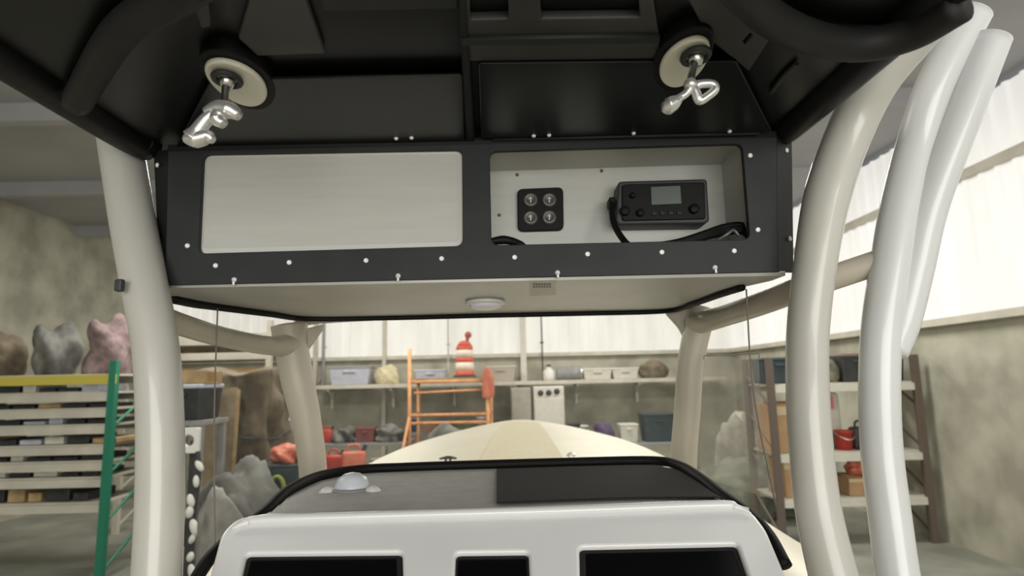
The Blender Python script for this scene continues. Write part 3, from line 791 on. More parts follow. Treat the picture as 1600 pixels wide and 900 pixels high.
# ================================================================== WAREHOUSE CONTENTS
def tagm(o, label, cat, group=None): return setp(recenter(o), label, cat, group)
def cbox(x, y, z, w, d, h, label, rz=0, group=None, m=None):
    t = thing('cardboard_box', label, 'box', (x, y, z), rz, group)
    obj('carton', B1((0, 0, h / 2), (w, d, h), bev=.01), m or cardboard, t, world=False)
    obj('tape', B1((0, -d / 2 - .002, h * .86), (w * .98, .004, h * .18)), cardtape, t, world=False)
    obj('flap', B1((0, -d * .27, h + .01), (w, d * .45, .008), Euler((.12, 0, 0))), m or cardboard, t, world=False)
    return t
def bucket(x, y, z, r, h, label, m, group=None):
    t = thing('bucket', label, 'bucket', (x, y, z), 0, group)
    bm = NB(); lathe(bm, [(0, 0), (r * .82, 0), (r * .97, h * .9), (r * 1.05, h * .9), (r * 1.05, h), (r * .95, h), (r * .8, .02), (0, .02)], n=24); obj('pail', bm, m, t, True, world=False)
    obj('handle', T1([(-r * 1.03, 0, h * .9), (-r * .8, -r * .9, h * .7), (0, -r * 1.3, h * .55), (r * .8, -r * .9, h * .7), (r * 1.03, 0, h * .9)], .01, n=6), steel, t, True, world=False)
    return t
def bin_(x, y, z, w, d, h, label, m, mlid=None, rz=0, group=None):
    t = thing('storage_bin', label, 'bin', (x, y, z), rz, group)
    bm = NB(); vs = box(bm, (0, 0, h / 2), (w, d, h), bev=.02)
    for v in bm.verts:
        f = .88 + .12 * v.co.z / h; v.co.x *= f; v.co.y *= f
    obj('tub', bm, m, t, world=False)
    obj('lid', B1((0, 0, h + .02), (w * 1.05, d * 1.05, .05), bev=.015), mlid or m, t, world=False)
    obj('handle', B1((0, -d / 2 - .015, h * .8), (w * .3, .04, .04), bev=.01), m, t, world=False)
    return t
def jerry(x, y, z, label, m, sc=1, rz=0):
    t = thing('fuel_can', label, 'fuel can', (x, y, z), rz)
    obj('tank', B1((0, 0, .17 * sc), (.34 * sc, .2 * sc, .34 * sc), bev=.04 * sc), m, t, True, world=False)
    obj('handle', T1([(-.1 * sc, 0, .33 * sc), (-.07 * sc, 0, .42 * sc), (.06 * sc, 0, .42 * sc), (.09 * sc, 0, .33 * sc)], .018 * sc, n=8), m, t, True, world=False)
    bm = NB(); cyl(bm, (.13 * sc, 0, .33 * sc), (.17 * sc, 0, .42 * sc), .03 * sc, n=12); obj('spout', bm, darkm, t, world=False)
    return t
def lump(name, x, y, z, w, d, h, label, cat, m, seed=0, amp=.25, rz=0):
    rnd = random.Random(seed); bm = NB()
    bmesh.ops.create_icosphere(bm, subdivisions=5, radius=1)
    ph = [(rnd.uniform(0, 6), rnd.uniform(1.5, 5), rnd.uniform(1.5, 5), rnd.uniform(1.5, 5)) for _ in range(7)]
    for v in bm.verts:
        c = v.co.copy(); f = 1 + amp * sum(math.sin(p + a * c.x + b * c.y + g * c.z) for p, a, b, g in ph) / 3.2
        f += amp * .9 * (noise.turbulence(c * 1.6 + Vector((seed, 0, 0)), 4, True) - .55); c *= f; v.co = Vector((c.x * w / 2, c.y * d / 2, max(c.z, -.55) * h / 1.6))
    z0 = min(v.co.z for v in bm.verts)
    for v in bm.verts: v.co.z -= z0
    bmesh.ops.transform(bm, matrix=Matrix.Translation((x, y, z)) @ Matrix.Rotation(rz, 4, 'Z'), verts=bm.verts)
    return tagm(obj(name, bm, m, None, True), label, cat)
def bench(x, y, w, d, h, label, m=beam_m, rz=0, shelf=True):
    t = thing('workbench', label, 'workbench', (x, y, 0), rz)
    obj('bench_top', B1((0, 0, h - .03), (w, d, .06), bev=.005), m, t, world=False)
    for sx in (-1, 1):
        for sy in (-1, 1): obj('leg', B1((sx * (w / 2 - .06), sy * (d / 2 - .06), (h - .06) / 2), (.08, .08, h - .06)), m, t, world=False)
    if shelf: obj('lower_shelf', B1((0, 0, .3), (w - .1, d - .1, .04)), m, t, world=False)
    return t
def onshelf(px, py, Y, z=None):
    p = P(px, py, Y); return p.x, (p.z if z is None else z)

# --- on the wall shelf
Ys = 16.35
def sx(px): return P(px, 590, Ys).x
def ln(px): return px * Ys / F
bin_(sx(550), Ys, LZ, ln(62), .6, .42, 'pale blue grey storage bin at the left end of the wall shelf', bluegrey, greyplastic)
lump('cushion_pile', sx(605), Ys, LZ, ln(38), .5, .5, 'tan cushion pile on the wall shelf beside the scaffold', 'cushions', tancush, 3, .2)
bin_(sx(674), Ys, LZ, ln(46), .55, .30, 'whitish bin on the wall shelf behind the scaffold top', bluegrey, bluegrey)
bin_(sx(782), Ys + .1, LZ, ln(46), .5, .36, 'grey beige bin on the wall shelf right of the orange barrel', mat('beige_plastic', (.42, .38, .32), .6), beam_m)
t = thing('plastic_jug', 'small white jug on the wall shelf left of the grey drum', 'jug', (sx(858), Ys, LZ))
bm = NB(); lathe(bm, [(0, 0), (.14, 0), (.16, .04), (.16, .24), (.06, .32), (.05, .36), (0, .36)], n=20); obj('bottle', bm, plastic_w, t, True, world=False)
bm = NB(); cyl(bm, (0, 0, .36), (0, 0, .41), .06, n=14); obj('cap', bm, darkm, t, world=False)
t = thing('grey_drum', 'grey drum lying on the wall shelf', 'drum', (sx(889), Ys, LZ))
bm = NB(); lathe(bm, [(0, -.31), (.17, -.31), (.18, -.29), (.17, -.1), (.18, -.09), (.17, .1), (.18, .11), (.17, .31), (0, .31)], (0, 0, .18), (1, 0, 0), 24); obj('shell', bm, greyplastic, t, True, world=False)
bm = NB(); lathe(bm, [(.15, 0), (.18, 0), (.18, .02), (.15, .02)], (.31, 0, .18), (1, 0, 0), 24); obj('rim', bm, steel, t, world=False)
for i, (px, w) in enumerate([(932, 44), (975, 40)]):
    bin_(sx(px), Ys, LZ, ln(w), .5, .24, ['long off-white box on the wall shelf beside the grey drum', 'off-white box on the wall shelf left of the brown bag'][i], offwhite, offwhite)
lump('canvas_bag', sx(1022), Ys, LZ, ln(44), .6, .45, 'brown canvas bag at the right end of the wall shelf', 'bag', brownwrap, 5, .2)
# extra small things on and around the benches at the back
extra = [
 ('b', 648, 'small blue bucket on the bench behind the scaffold, farthest left', mat('blue_plastic', (.05, .10, .22), .5)),
 ('c', 672, 'small brown carton on the bench behind the scaffold, beside the blue bucket', None),
 ('r', 698, 'grey rag heap on the bench behind the scaffold, in the middle', greyblob),
 ('s', 726, 'olive storage bin on the bench behind the scaffold', mat('olive_plastic', (.14, .15, .08), .6)),
 ('b', 752, 'white bucket on the bench behind the right scaffold post', offwhite),
 ('r', 776, 'brown rag heap on the bench between scaffold and grey locker', brownwrap),
]
ex = P(712, 700, 16.3).x
bench(ex, 16.3, ln(150), .8, 1.15, 'grey bench against the back wall behind the scaffold', greyplastic)
for kk, px, lab, m_ in extra:
    x = P(px, 680, 16.2).x
    if kk == 'b': bucket(x, 16.2, 1.15, .13, .34, lab, m_)
    if kk == 'c': cbox(x, 16.2, 1.15, .34, .3, .26, lab)
    if kk == 'r': lump('rag_heap', x, 16.2, 1.15, .4, .45, .26, lab, 'rags', m_, px, .2)
    if kk == 's': bin_(x, 16.2, 1.15, .4, .36, .3, lab, m_)
# --- white cabinet below with dark dials
cxp = P(856, 600, 16.2)
CZ = LZ - .12
t = thing('electrical_cabinet', 'off-white cabinet with dark dials standing in front of the wall shelf', 'cabinet', (cxp.x * 15.7 / 16.2, 15.7, 0))
obj('case', B1((0, 0, 1.12), (.76, .5, 2.24), bev=.03), offwhite, t, world=False)
obj('door', B1((0, -.26, 1.0), (.70, .03, 1.9), bev=.01), offwhite, t, world=False)
for x in (-.2, 0, .2):
    bm = NB(); lathe(bm, [(0, .05), (.06, .045), (.075, 0), (0, 0)], (x, -.25, 2.08 + .03 * (x == .2)), (0, -1, 0), 16); obj('dial', bm, darkm, t, True, world=False)
cxp = P(815, 600, 16.2)
t = thing('grey_locker', 'narrow grey locker beside the off-white cabinet', 'locker', (cxp.x * 15.7 / 16.2 - .03, 15.7, 0))
obj('case', B1((0, 0, 1.12), (.5, .5, 2.2), bev=.02), mat('locker_grey', (.36, .35, .29), .6, var=.08), t, world=False)
obj('door', B1((0, -.26, 1.12), (.44, .02, 2.1), bev=.005), MATS['locker_grey'], t, world=False)
obj('handle', B1((.17, -.28, 1.15), (.02, .03, .14), bev=.004), steel, t, world=False)

# --- conduit and hanging wire
for i, (px, r) in enumerate([(847, .02), (505, .045), (700, .02)]):
    x = P(px, 540, 16.7).x
    bm = NB(); cyl(bm, (x, 16.74, LZ + .002), (x, 16.74, 5.2), r, n=8)
    if i == 1: cyl(bm, (x, 16.74, LZ + .3), (x - .12, 16.7, LZ + .08), .03, n=8)
    for z in (3.4, 4.4, 5.0): box(bm, (x, 16.8, z), (.1, .1, .04))
    tagm(obj('conduit_pipe', bm, [darkm, greyplastic, beam_m][i]), ['thin dark conduit on the bright wall above the cabinet', 'grey downpipe on the bright wall near the left front leg', 'thin pale conduit on the bright wall left of the orange barrel'][i], 'pipe')

# --- orange scaffold
Yc = 14.6
xa, xb = P(640, 620, Yc).x, P(762, 620, Yc).x
t = thing('scaffold', 'orange tubular scaffold frame in front of the back wall', 'scaffold', ((xa + xb) / 2, Yc, 0))
zt = P(700, 596, Yc).z; zm = P(700, 648, Yc).z
for x, y, zz in [(xa, Yc, P(643, 545, Yc).z), (xb, Yc, P(762, 590, Yc).z + .1), (xa + .05, Yc + 1.1, zt + .1), (xb + .05, Yc + 1.1, zt + .1)]:
    bm = NB(); cyl(bm, (x, y, .01), (x, y, zz), .045, n=10); obj('post', bm, orange, t, True)
for z in (zt, zm, zm - .18, .5):
    bm = NB(); cyl(bm, (xa, Yc, z), (xb, Yc, z + .0), .035, n=10); obj('rail', bm, orange, t, True)
bm = NB(); cyl(bm, (xa + .1, Yc - .01, zt - .25), (xb, Yc - .01, zt - .2), .025, n=8); obj('rail', bm, orange, t, True)
for x in (xa, xb):
    for z in (zt, zm):
        bm = NB(); cyl(bm, (x, Yc, z), (x + .05, Yc + 1.1, z), .03, n=8); obj('side_rail', bm, orange, t, True)
bm = NB(); cyl(bm, (xa, Yc, zm), (xa - .25, Yc - .5, .02), .035, n=8); obj('brace', bm, orange, t, True)
obj('platform', B1(((xa + xb) / 2, Yc + .55, zt + .06), (xb - xa + .1, 1.1, .05)), woodm, t)
# red-orange warning bag on the right post
lump('safety_vest', P(763, 605, 14.45).x, 14.5, P(763, 622, 14.45).z, .3, .14, .75, 'salmon safety vest hanging on the right scaffold post', 'vest', salmon, 12, .15)

# --- traffic barrel on the scaffold
xbar = P(726, 560, Yc + .5).x; zb_ = zt + .085
hb = P(726, 541, Yc + .5).z - zb_
t = thing('traffic_barrel', 'orange and white striped traffic barrel on the scaffold platform', 'traffic barrel', (xbar, Yc + .5, zb_))
def ringp(r0, r1, z0, z1, m, nm):
    bm = NB(); lathe(bm, [(0, z0), (r0, z0), (r1, z1), (0, z1)], n=28); obj(nm, bm, m, t, True, world=False)
rb = 15 * (Yc + .5) / F
hs = [0, .22, .48, .64, .88, 1.0]
for i, (mm, nm) in enumerate([(or_barrel, 'shell'), (whiteband, 'reflective_band'), (or_barrel, 'shell'), (whiteband, 'reflective_band'), (or_barrel, 'shell')]):
    ringp(rb * (1 - .03 * i), rb * (1 - .03 * (i + 1)), hb * hs[i], hb * hs[i + 1], mm, nm)
bm = NB(); lathe(bm, [(0, 0), (rb * 1.2, 0), (rb * 1.2, .04), (rb, .06), (0, .06)], n=28); obj('base', bm, darkm, t, True, world=False)
bm = NB(); lathe(bm, [(0, hb), (rb * .8, hb), (rb * .55, hb + .1), (rb * .3, hb + .13), (0, hb + .13)], n=24); obj('cap', bm, or_barrel, t, True, world=False)
bm = NB(); cyl(bm, (.06, 0, hb + .1), (.08, 0, hb + .28), .04, n=10); sph(bm, (.09, 0, hb + .27), .085, (1, .6, 1)); obj('warning_lamp', bm, mat('lamp_red', (.35, .06, .04), .4), t, True, world=False)

# --- work benches and clutter, back left
YBk = 15.2
bx = P(560, 700, YBk).x
bench(bx, YBk, ln(150), 1.0, P(560, 690, YBk).z, 'long cluttered workbench left of the scaffold', greyplastic)
bz = P(560, 690, YBk).z
items = [
 (lambda x, y, z: jerry(x, y, z, 'red and white fuel can on the bench behind the left front leg', redm, .9), 512),
 (lambda x, y, z: lump('rag_heap', x, y, z, .5, .6, .35, 'dark rag heap on the long workbench, beside the red fuel can', 'rags', greyblob, 21), 540),
 (lambda x, y, z: bin_(x, y, z, .45, .4, .3, 'dark red crate on the long workbench', mat('maroon', (.20, .06, .06), .6)), 574),
 (lambda x, y, z: lump('tarp_heap', x, y, z, .75, .7, .4, 'grey tarp heap on the long workbench', 'tarp', greyblob, 22), 612),
]
for f, px in items: f(P(px, 690, YBk).x, YBk - .1, bz)
# floor/low clutter
spec = [
 ('j', 535, 13.2, .95, 'red fuel can on the low bench left of the scaffold', redm),
 ('j', 557, 12.6, 1.0, 'salmon fuel can on the low bench, the brightest one', salmon),
]
bench(P(528, 720, 12.6).x, 12.6, 2.2, 1.0, .62, 'low grey work table behind the left front leg', greyplastic)
jerry(P(522, 700, 12.9).x, 12.9, .62, 'red fuel can on the low table, lying nearest the left front leg', redm, 1.1)
jerry(P(553, 700, 12.7).x, 12.7, .62, 'salmon fuel can on the low table, the brightest of the cans', salmon, 1.35, .3)
bucket(P(592, 700, 12.7).x, 12.7, .62, .16, .3, 'grey bucket on the low table beside the salmon fuel can', greyplastic)
lump('rag_heap', P(500, 700, 12.7).x - .25, 12.8, .62, .6, .5, .3, 'dark green rag heap on the low table behind the left front leg', 'rags', mat('dk_green', (.05, .08, .05), .9, var=.3), 31)
# floor items left
lump('tarp_heap', P(690, 720, 14.0).x, 13.9, 0, 1.2, .7, 1.35, 'dark tarp heap on the floor in front of the scaffold', 'tarp', greyblob, 41)
lump('plastic_sheet_heap', P(600, 720, 11.8).x, 11.6, 0, 1.4, 1.0, .75, 'crumpled pale plastic sheet heap on the floor left of the bow', 'plastic sheet', paletarp, 42)
t = thing('spare_wheel', 'grey wheel leaning against the tarp in front of the scaffold', 'wheel', (P(624, 700, 13.3).x, 13.4, .40))
bm = NB(); lathe(bm, [(.22, -.1), (.36, -.11), (.40, -.06), (.40, .06), (.36, .11), (.22, .1)], (0, 0, 0), (.2, -1, .15), 28); obj('tyre', bm, blackrub, t, True, world=False)
bm = NB(); lathe(bm, [(0, .03), (.06, .04), (.18, .02), (.23, .08), (.23, -.05), (0, -.05)], (0, 0, 0), (.2, -1, .15), 24); obj('rim', bm, steel, t, True, world=False)

# --- brown canvas wrapped stack at left
Yw = 9.2
xw = P(382, 640, Yw).x
z1 = P(382, 582, Yw).z
t = thing('wrapped_pallet', 'tall brown canvas wrapped load behind the left side of the windshield', 'wrapped load', (xw, Yw, 0))
obj('pallet', B1((xw, Yw, .08), (1.1, 1.1, .15)), woodm, t)
bm = NB(); bmesh.ops.create_grid(bm, x_segments=1, y_segments=1, size=.1); bm.clear()
vs = box(bm, (xw, Yw, (z1 + .16) / 2), (1.02, 1.0, z1 - .16)); bmesh.ops.subdivide_edges(bm, edges=bm.edges[:], cuts=34, use_grid_fill=True)
rr = random.Random(4); ph = [(rr.uniform(0, 6), rr.uniform(3, 9), rr.uniform(3, 9), rr.uniform(2, 6)) for _ in range(9)]
for v in bm.verts:
    n_ = Vector((v.co.x - xw, v.co.y - Yw, 0)); n_.normalize()
    v.co += n_ * .035 * sum(math.sin(p + a * v.co.x + b * v.co.y + c * v.co.z) for p, a, b, c in ph) * (1.0 if v.co.z > .3 else .3)
    v.co += n_ * .22 * (noise.turbulence(Vector((v.co.x * 1.6, v.co.y * 1.6, v.co.z * 1.1)), 4, True) - .5)
    if v.co.z > z1 - .05: v.co.z += .05 * math.sin(v.co.x * 7) + .04 * math.sin(v.co.y * 5)
obj('canvas_cover', bm, brownwrap, t, True)
for z in (.9, 1.7): 
    L = [Vector((xw + .56 * math.cos(a) * (1.15 if abs(math.sin(2 * a)) > .5 else .98), Yw + .56 * math.sin(a) * (1.15 if abs(math.sin(2 * a)) > .5 else .98), z + .03 * math.sin(3 * a))) for a in [2 * PI * k / 16 for k in range(16)]]
    obj('strap', T1(L, .018, n=6, sm=2, closed=True), darkm, t)
t = thing('plywood_sheet', 'tan plywood sheet leaning on the brown wrapped load', 'plywood', (xw - .1, Yw - .75, 0))
obj('sheet', B1((xw - .08, Yw - .72, P(370, 605, Yw - .7).z / 2), (.5, .03, P(370, 605, Yw - .7).z), Euler((-.06, 0, 0))), mat('plywood', (.33, .26, .17), .8, var=.15), t)
obj('end_grain_strip', B1((xw + .19, Yw - .74, P(370, 605, Yw - .7).z / 2), (.04, .035, P(370, 605, Yw - .7).z - .05), Euler((-.06, 0, 0))), woodm, t)

# --- lumber rack behind it
Yl = 11.5
def rack(name, x0, x1, y, d, levels, hpost, label, m_post, m_beam):
    t = thing(name, label, 'rack', ((x0 + x1) / 2, y, 0))
    for x in (x0, x1):
        for yy in (y - d / 2, y + d / 2): obj('upright', B1((x, yy, hpost / 2), (.09, .09, hpost)), m_post, t)
        bm = NB()
        for k in range(int(hpost / .6)):
            cyl(bm, (x, y - d / 2, k * .6 + .1), (x, y + d / 2, k * .6 + .6), .02, n=6)
        obj('bracing', bm, m_post, t)
    for z in levels:
        for yy in (y - d / 2, y + d / 2): obj('beam', B1(((x0 + x1) / 2, yy, z - .06), (x1 - x0, .05, .1)), m_beam, t)
        obj('deck', B1(((x0 + x1) / 2, y, z), (x1 - x0 - .02, d - .06, .03)), beam_m, t)
    return t
x0, x1 = P(230, 560, Yl).x, P(440, 560, Yl).x
zl = [P(300, y, Yl).z for y in (586, 556, 534)]
rack('lumber_rack', x0, x1, Yl, 1.2, [P(300, 650, Yl).z] + zl, zl[-1] + .3, 'tall rack of stacked planks behind the brown wrapped load', beam_m, beam_m)
for i, z in enumerate(zl):
    for j in range(5):
        L = (x1 - x0) * random.uniform(.8, .98)
        o = B1(((x0 + x1) / 2 + random.uniform(-.1, .1), Yl - .4 + j * .19, z + .06), (L, .16, .08), bev=.004)
        tagm(obj('plank', o, [woodm, mat('dark_plank', (.11, .085, .05), .8, var=.2), beam_m][(i + j) % 3]), 'rough plank lying on the rack behind the brown wrapped load', 'plank', 'planks on the lumber rack')
# orange/brown strip tray, white tray and black tub on lower shelf of rack region, closer
Yt = 7.85
xt = P(307, 600, Yt).x
bench(xt - .03, Yt, .6, .7, P(307, 655, Yt).z, 'narrow grey stand under the black tub at left', greyplastic)
zt_ = P(307, 655, Yt).z
bin_(xt - .02, Yt, zt_, .44, .6, P(307, 606, Yt).z - zt_, 'black tub with pale grey lid right of the left rear leg', darkm, bluegrey)
zz = P(307, 606, Yt).z + .05
t = thing('wooden_crate', 'low orange brown wooden crate on top of the black tub', 'crate', (xt, Yt, zz))
obj('crate_side', B1((xt, Yt - .2, zz + .08), (.44, .02, .14)), woodm, t); obj('crate_side', B1((xt, Yt + .2, zz + .08), (.44, .02, .14)), woodm, t)
obj('crate_base', B1((xt, Yt, zz + .01), (.44, .4, .02)), woodm, t)
# white pulley block
pp = P(296, 688, 6.2)
t = thing('winch_post', 'white winch post with round black hole beside the left rear leg', 'winch post', (pp.x, 6.2, 0))
obj('post', B1((pp.x + .03, 6.25, pp.z / 2), (.07, .07, pp.z), bev=.01), darkm, t)
me = plate('bracket', [roundpoly([Vector(p) for p in [(-.1, -.12, 0), (.1, -.12, 0), (.1, .12, 0), (-.1, .12, 0)]], .02), [Vector((.055 * math.cos(a), .055 * math.sin(a), 0)) for a in [2 * PI * k / 20 for k in range(20)]]], pp, (1, 0, 0), (0, 0, 1), .05, .004)
obj('bracket', me, plastic_w, t)
# chain-like hanging rope with white floats
t = thing('float_line', 'black line strung with white floats beside the left rear leg', 'float line', (P(305, 760, 5.9).x, 5.9, 0))
path = [(309, 705), (311, 735), (308, 765), (303, 800), (300, 835), (297, 880), (296, 940)]
w = [P(x, y, 5.9) for x, y in path]; w.append(Vector((w[-1].x, 5.9, .02)))
obj('line', T1(w, .022, n=8), darkm, t, True)
for x, y in [(310, 728), (311, 752), (300, 782), (293, 800), (303, 824), (295, 842), (301, 870), (297, 894)]:
    p = P(x, y, 5.87); bm = NB(); sph(bm, p + Vector((random.uniform(-.03, .03), 0, 0)), random.uniform(.03, .048), (.8, .8, random.uniform(1.1, 1.9)), Matrix.Rotation(random.uniform(-.7, .7), 3, 'Y'), u=14, v=10); obj('float', bm, plastic_w, t, True)
# grey machinery heap left of console
lump('tarp_heap', P(374, 760, 6.9).x, 6.9, 0, 1.0, .9, P(372, 714, 6.9).z, 'grey tarp covered heap in front of the brown wrapped load', 'tarp', greyblob, 51, .2)
lump('plastic_sheet_heap', P(355, 830, 5.2).x, 5.2, 0, .8, .9, P(355, 795, 5.2).z, 'crumpled pale sheet heap low between the left rear leg and the console', 'plastic sheet', mat('dim_sheet', (.25, .24, .22), .6, var=.35, scale=5, bump=.8), 52, .25)
bin_(P(445, 740, 8.3).x, 8.3, 0, .5, .45, P(445, 728, 8.3).z, 'dark blue bin behind the lower left front leg', tealm, tealm)
lump('salmon_bag', P(447, 708, 8.3).x, 8.3, P(445, 728, 8.3).z + .05, .42, .4, .24, 'salmon bag lying on the dark blue bin', 'bag', salmon, 53, .2)
t = thing('garden_hose', 'coiled yellow green hose hanging on the dark blue bin', 'hose', (P(432, 765, 8).x, 8.0, .0))
q = P(433, 765, 8.0)
obj('coil', T1([q + Vector((.09 * math.cos(a) * (1 + .1 * math.sin(a * .3)), -.01 * a / 6, .16 * math.sin(a))) for a in [k * .5 for k in range(38)]], .02, n=8, sm=2), mat('hose_green', (.25, .30, .06), .6), t, True)
obj('hose_tail', T1([q + Vector((.09, 0, 0)), q + Vector((.12, -.05, -.3)), Vector((q.x + .2, q.y - .1, .02))], .02, n=8), MATS['hose_green'], t, True)

# --- pallet rack at far left (green posts)
Yg = 8.8
xg1 = P(218, 600, Yg).x; xg0 = P(-40, 600, Yg).x
lv = [P(200, y, Yg).z for y in (775, 738, 714, 690, 660, 636, 612, 586)]
rack('pallet_rack', xg0, xg1 - .05, Yg, 1.0, lv, P(200, 566, Yg).z, 'green storage rack with many pale shelves at the far left', greenm, beam_m)
obj('top_strip', B1(((xg0 + xg1) / 2, Yg - .53, lv[-1] - .06), (xg1 - xg0, .02, .12)), yellowm, [o for o in bpy.data.objects if o.name == 'pallet_rack'][0])
rr = random.Random(9); n_ = 0
for li, z in enumerate(lv[:-1]):
    gap = lv[li + 1] - z - .12
    x = xg0 + .12
    while x < xg1 - .3:
        wd = rr.uniform(.16, .32); hh = gap * rr.uniform(.45, .85)
        m_ = rr.choice([darkm, offwhite, bluegrey, darkm, darkm, woodm])
        nm = {darkm.name: 'black', offwhite.name: 'off-white', bluegrey.name: 'pale blue', woodm.name: 'brown'}[m_.name]
        bm = NB(); box(bm, (x + wd / 2, Yg - .12, z + .02 + hh / 2), (wd, .6, hh), bev=.01)
        box(bm, (x + wd / 2, Yg - .425, z + .02 + hh * .75), (wd * .4, .02, hh * .15))
        tagm(obj('parts_tray', bm, m_), '%s parts tray sitting on the green storage rack' % nm, 'tray', '%s trays on the green rack' % nm); x += wd + .05
zt2 = lv[-1] + .02
for i in range(3):
    x = xg1 - .45 - i * .75
    lump('cloth_bundle', x, Yg, zt2, .6, .6, P(200, 490, Yg).z - zt2 - i * .1, ['mauve cloth bundle on top of the green rack, nearest the left rear leg', 'grey cloth bundle on top of the green rack, second from the leg', 'brown cloth bundle on top of the green rack, farthest from the leg'][i], 'bundle', [mat('mauve_cloth', (.22, .16, .16), .9, var=.3, bump=.6), greyblob, brownwrap][i], 60 + i, .15)

# --- right side clutter (back right, seen between bow and right front leg)
Yr = 14.8
zr = P(960, 690, Yr).z
xm = P(970, 690, Yr).x
bench(xm, Yr, ln(190), 1.0, zr, 'grey workbench against the back wall right of the bow', greyplastic)
bin_(P(1026, 680, Yr).x, Yr - .05, zr, .72, .6, P(1026, 648, Yr).z - zr, 'dark teal bin on the workbench left of the right front leg', tealm, tealm)
bin_(P(980, 680, Yr).x, Yr - .1, zr, .42, .4, P(980, 664, Yr).z - zr, 'small white bin on the workbench beside the dark teal bin', offwhite)
lump('purple_bag', P(944, 680, Yr).x, Yr - .1, zr, .46, .4, .5, 'purple bag on the workbench beside the small white bin', 'bag', purplem, 71, .2)
bucket(P(896, 680, Yr).x, Yr - .1, zr, .15, .45, 'dark bucket on the workbench below the off-white cabinet', darkm)
bucket(P(912, 680, Yr).x, Yr + .1, zr, .13, .38, 'pale bucket on the workbench behind the dark bucket', offwhite)
# white bag and pale heaps in the hazy curtain area
lump('white_sack', P(1155, 690, 12.6).x, 12.6, .0, .9, .8, P(1150, 640, 12.6).z, 'large white sack standing behind the hazy side curtain', 'sack', paletarp, 72, .2)
lump('green_tarp', P(1150, 740, 11.4).x, 11.2, 0, 1.9, 1.4, P(1150, 712, 11.2).z, 'grey green tarp heap low behind the hazy side curtain', 'tarp', mat('green_grey_tarp', (.17, .18, .14), .8, var=.35, scale=3, bump=.6), 73, .2)
# --- right rack with cartons
Yx = 9.6
xr0, xr1 = P(1186, 620, Yx).x, P(1420 + 190, 620, Yx).x
lv = [P(1210, 772, Yx).z, P(1210, 705, Yx).z, P(1210, 601, Yx).z]
rack('shelf_rack', xr0, min(xr1, 6.0), Yx, .9, lv, P(1210, 560, Yx).z, 'white topped shelf rack of cartons behind the right legs', mat('rack_brown', (.12, .09, .07), .6), offwhite)
W = lambda px: P(px, 650, Yx - .1).x
H = lambda py, px=1210: P(px, py, Yx - .1).z
cbox(W(1213), Yx - .12, lv[1] + .02, .42, .6, H(630) - lv[1] - .02, 'brown carton on the middle shelf just left of the right rear leg')
cbox(W(1222), Yx - .12, lv[0] + .02, .36, .6, H(716) - lv[0] - .02, 'brown carton on the lower shelf just left of the right rear leg')
bin_(W(1214), Yx - .1, lv[2] + .02, .5, .5, H(566) - lv[2], 'dark teal bin on the top shelf left of the right rear leg', tealm, tealm)
cbox(W(1322), Yx - .12, lv[0] + .02, .45, .6, .25, 'brown carton on the lower shelf seen between the two right legs')
lump('red_cloth', W(1330), Yx - .2, lv[0] + .29, .42, .4, .22, 'salmon cloth heap on the carton between the two right legs', 'cloth', salmon, 81, .2)
bucket(W(1312), Yx - .15, lv[1] + .02, .13, .28, 'red bucket on the middle shelf between the two right legs', redm)
jerry(W(1343), Yx - .1, lv[1] + .02, 'dark fuel can on the middle shelf between the two right legs', darkm, .95)
t = thing('paper_sack', 'off-white sack with pink label on the middle shelf between the right legs', 'sack', (W(1304), Yx - .1, lv[1] + .32))
t.location.z = lv[1] + .02; t.location.y = Yx + .15
hh = lv[2] - lv[1] - .16
obj('sack', B1((0, 0, hh / 2), (.36, .22, hh), bev=.05), offwhite, t, True, world=False)
obj('label_patch', B1((-.02, -.112, hh * .82), (.2, .004, .2), bev=.001), pinkm, t, world=False)
bin_(W(1333), Yx - .1, lv[2] + .02, .45, .5, H(562) - lv[2], 'dark bin on the top shelf between the two right legs', darkm, mat('brownlid', (.2, .15, .13), .6))
lump('cloth_bundle', W(1300), Yx - .1, lv[2] + .02, .3, .4, .38, 'olive cloth bundle on the top shelf beside the dark bin', 'bundle', mat('olive', (.14, .14, .1), .9, var=.3), 82, .15)
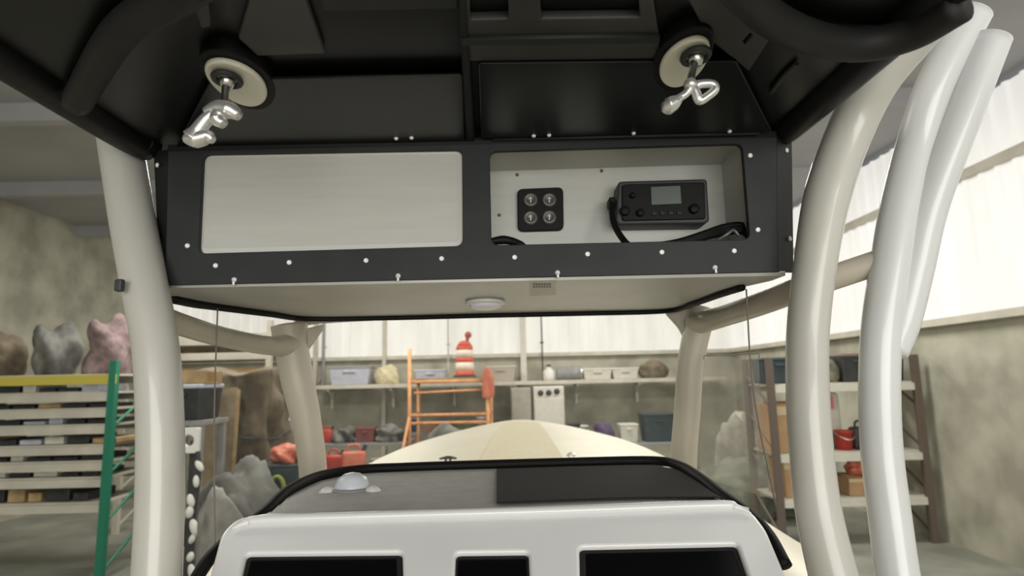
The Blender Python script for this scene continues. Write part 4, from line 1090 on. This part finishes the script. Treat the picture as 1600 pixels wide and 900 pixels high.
for i, (px, l, mm) in enumerate([(1420, 1, darkm), (1465, 1, cardboard), (1520, 0, cardboard), (1560, 1, cardboard), (1440, 0, cardboard)]):
    if W(px) > 5.6: continue
    cbox(W(px), Yx - .1, lv[l] + .02, .42, .6, .42, 'brown carton on the %s shelf right of the white outer leg, %s' % (['lower', 'middle'][l], ['nearest the leg', 'second from the leg', 'farther along', 'farthest', 'lowest'][i]), m=cardboard)
bin_(5.72, Yx - .1, lv[2] + .02, .42, .5, .38, 'dark bin on the top shelf right of the white outer leg', darkm, darkm)

# ================================================================== LIGHT
def area(name, loc, tgt, sx_, sy_, power, col=(1, 1, 1)):
    l = bpy.data.lights.new(name, 'AREA'); l.shape = 'RECTANGLE'; l.size = sx_; l.size_y = sy_; l.energy = power; l.color = col
    o = bpy.data.objects.new(name, l); COL.objects.link(o); o.location = loc
    o.rotation_euler = (Vector(tgt) - Vector(loc)).to_track_quat('-Z', 'Y').to_euler(); return o
area('rear_fill', (1.0, -8.6, 2.6), (0, 2, 2.0), 9, 4.2, 860, (1, .985, .95))  # fill light added behind the camera; no bay door is built
for i, (x, y) in enumerate([(-4, 3), (3.5, 3), (-4, 8.5), (3, 8.5), (-3.5, 13.5), (2.5, 13.5)]):
    area('overhead_fill', (x, y, HC - .3), (x, y, 0), 2.2, 1.2, 135 if y < 5 else 185, (1, .96, .88))  # unseen overhead fills, added to light the closed hall
wd = bpy.data.worlds.new('World'); S.world = wd; wd.use_nodes = True
wd.node_tree.nodes['Background'].inputs[0].default_value = (.8, .85, .9, 1); wd.node_tree.nodes['Background'].inputs[1].default_value = .3

# ================================================================== CAMERA
cam = bpy.data.cameras.new('camera'); co = bpy.data.objects.new('camera', cam); COL.objects.link(co)
co.matrix_world = Matrix.Translation(CAM) @ ROT.to_4x4()
cam.sensor_width = 36; cam.sensor_fit = 'HORIZONTAL'; cam.lens = F / 1600 * 36; cam.clip_start = .02
cam.dof.use_dof = True; cam.dof.focus_distance = 1.05; cam.dof.aperture_fstop = 5.0
S.camera = co
S.view_settings.view_transform = 'Standard'; S.view_settings.look = 'None'
S.view_settings.gamma = 1; S.view_settings.exposure = 0; S.view_settings.use_curve_mapping = False
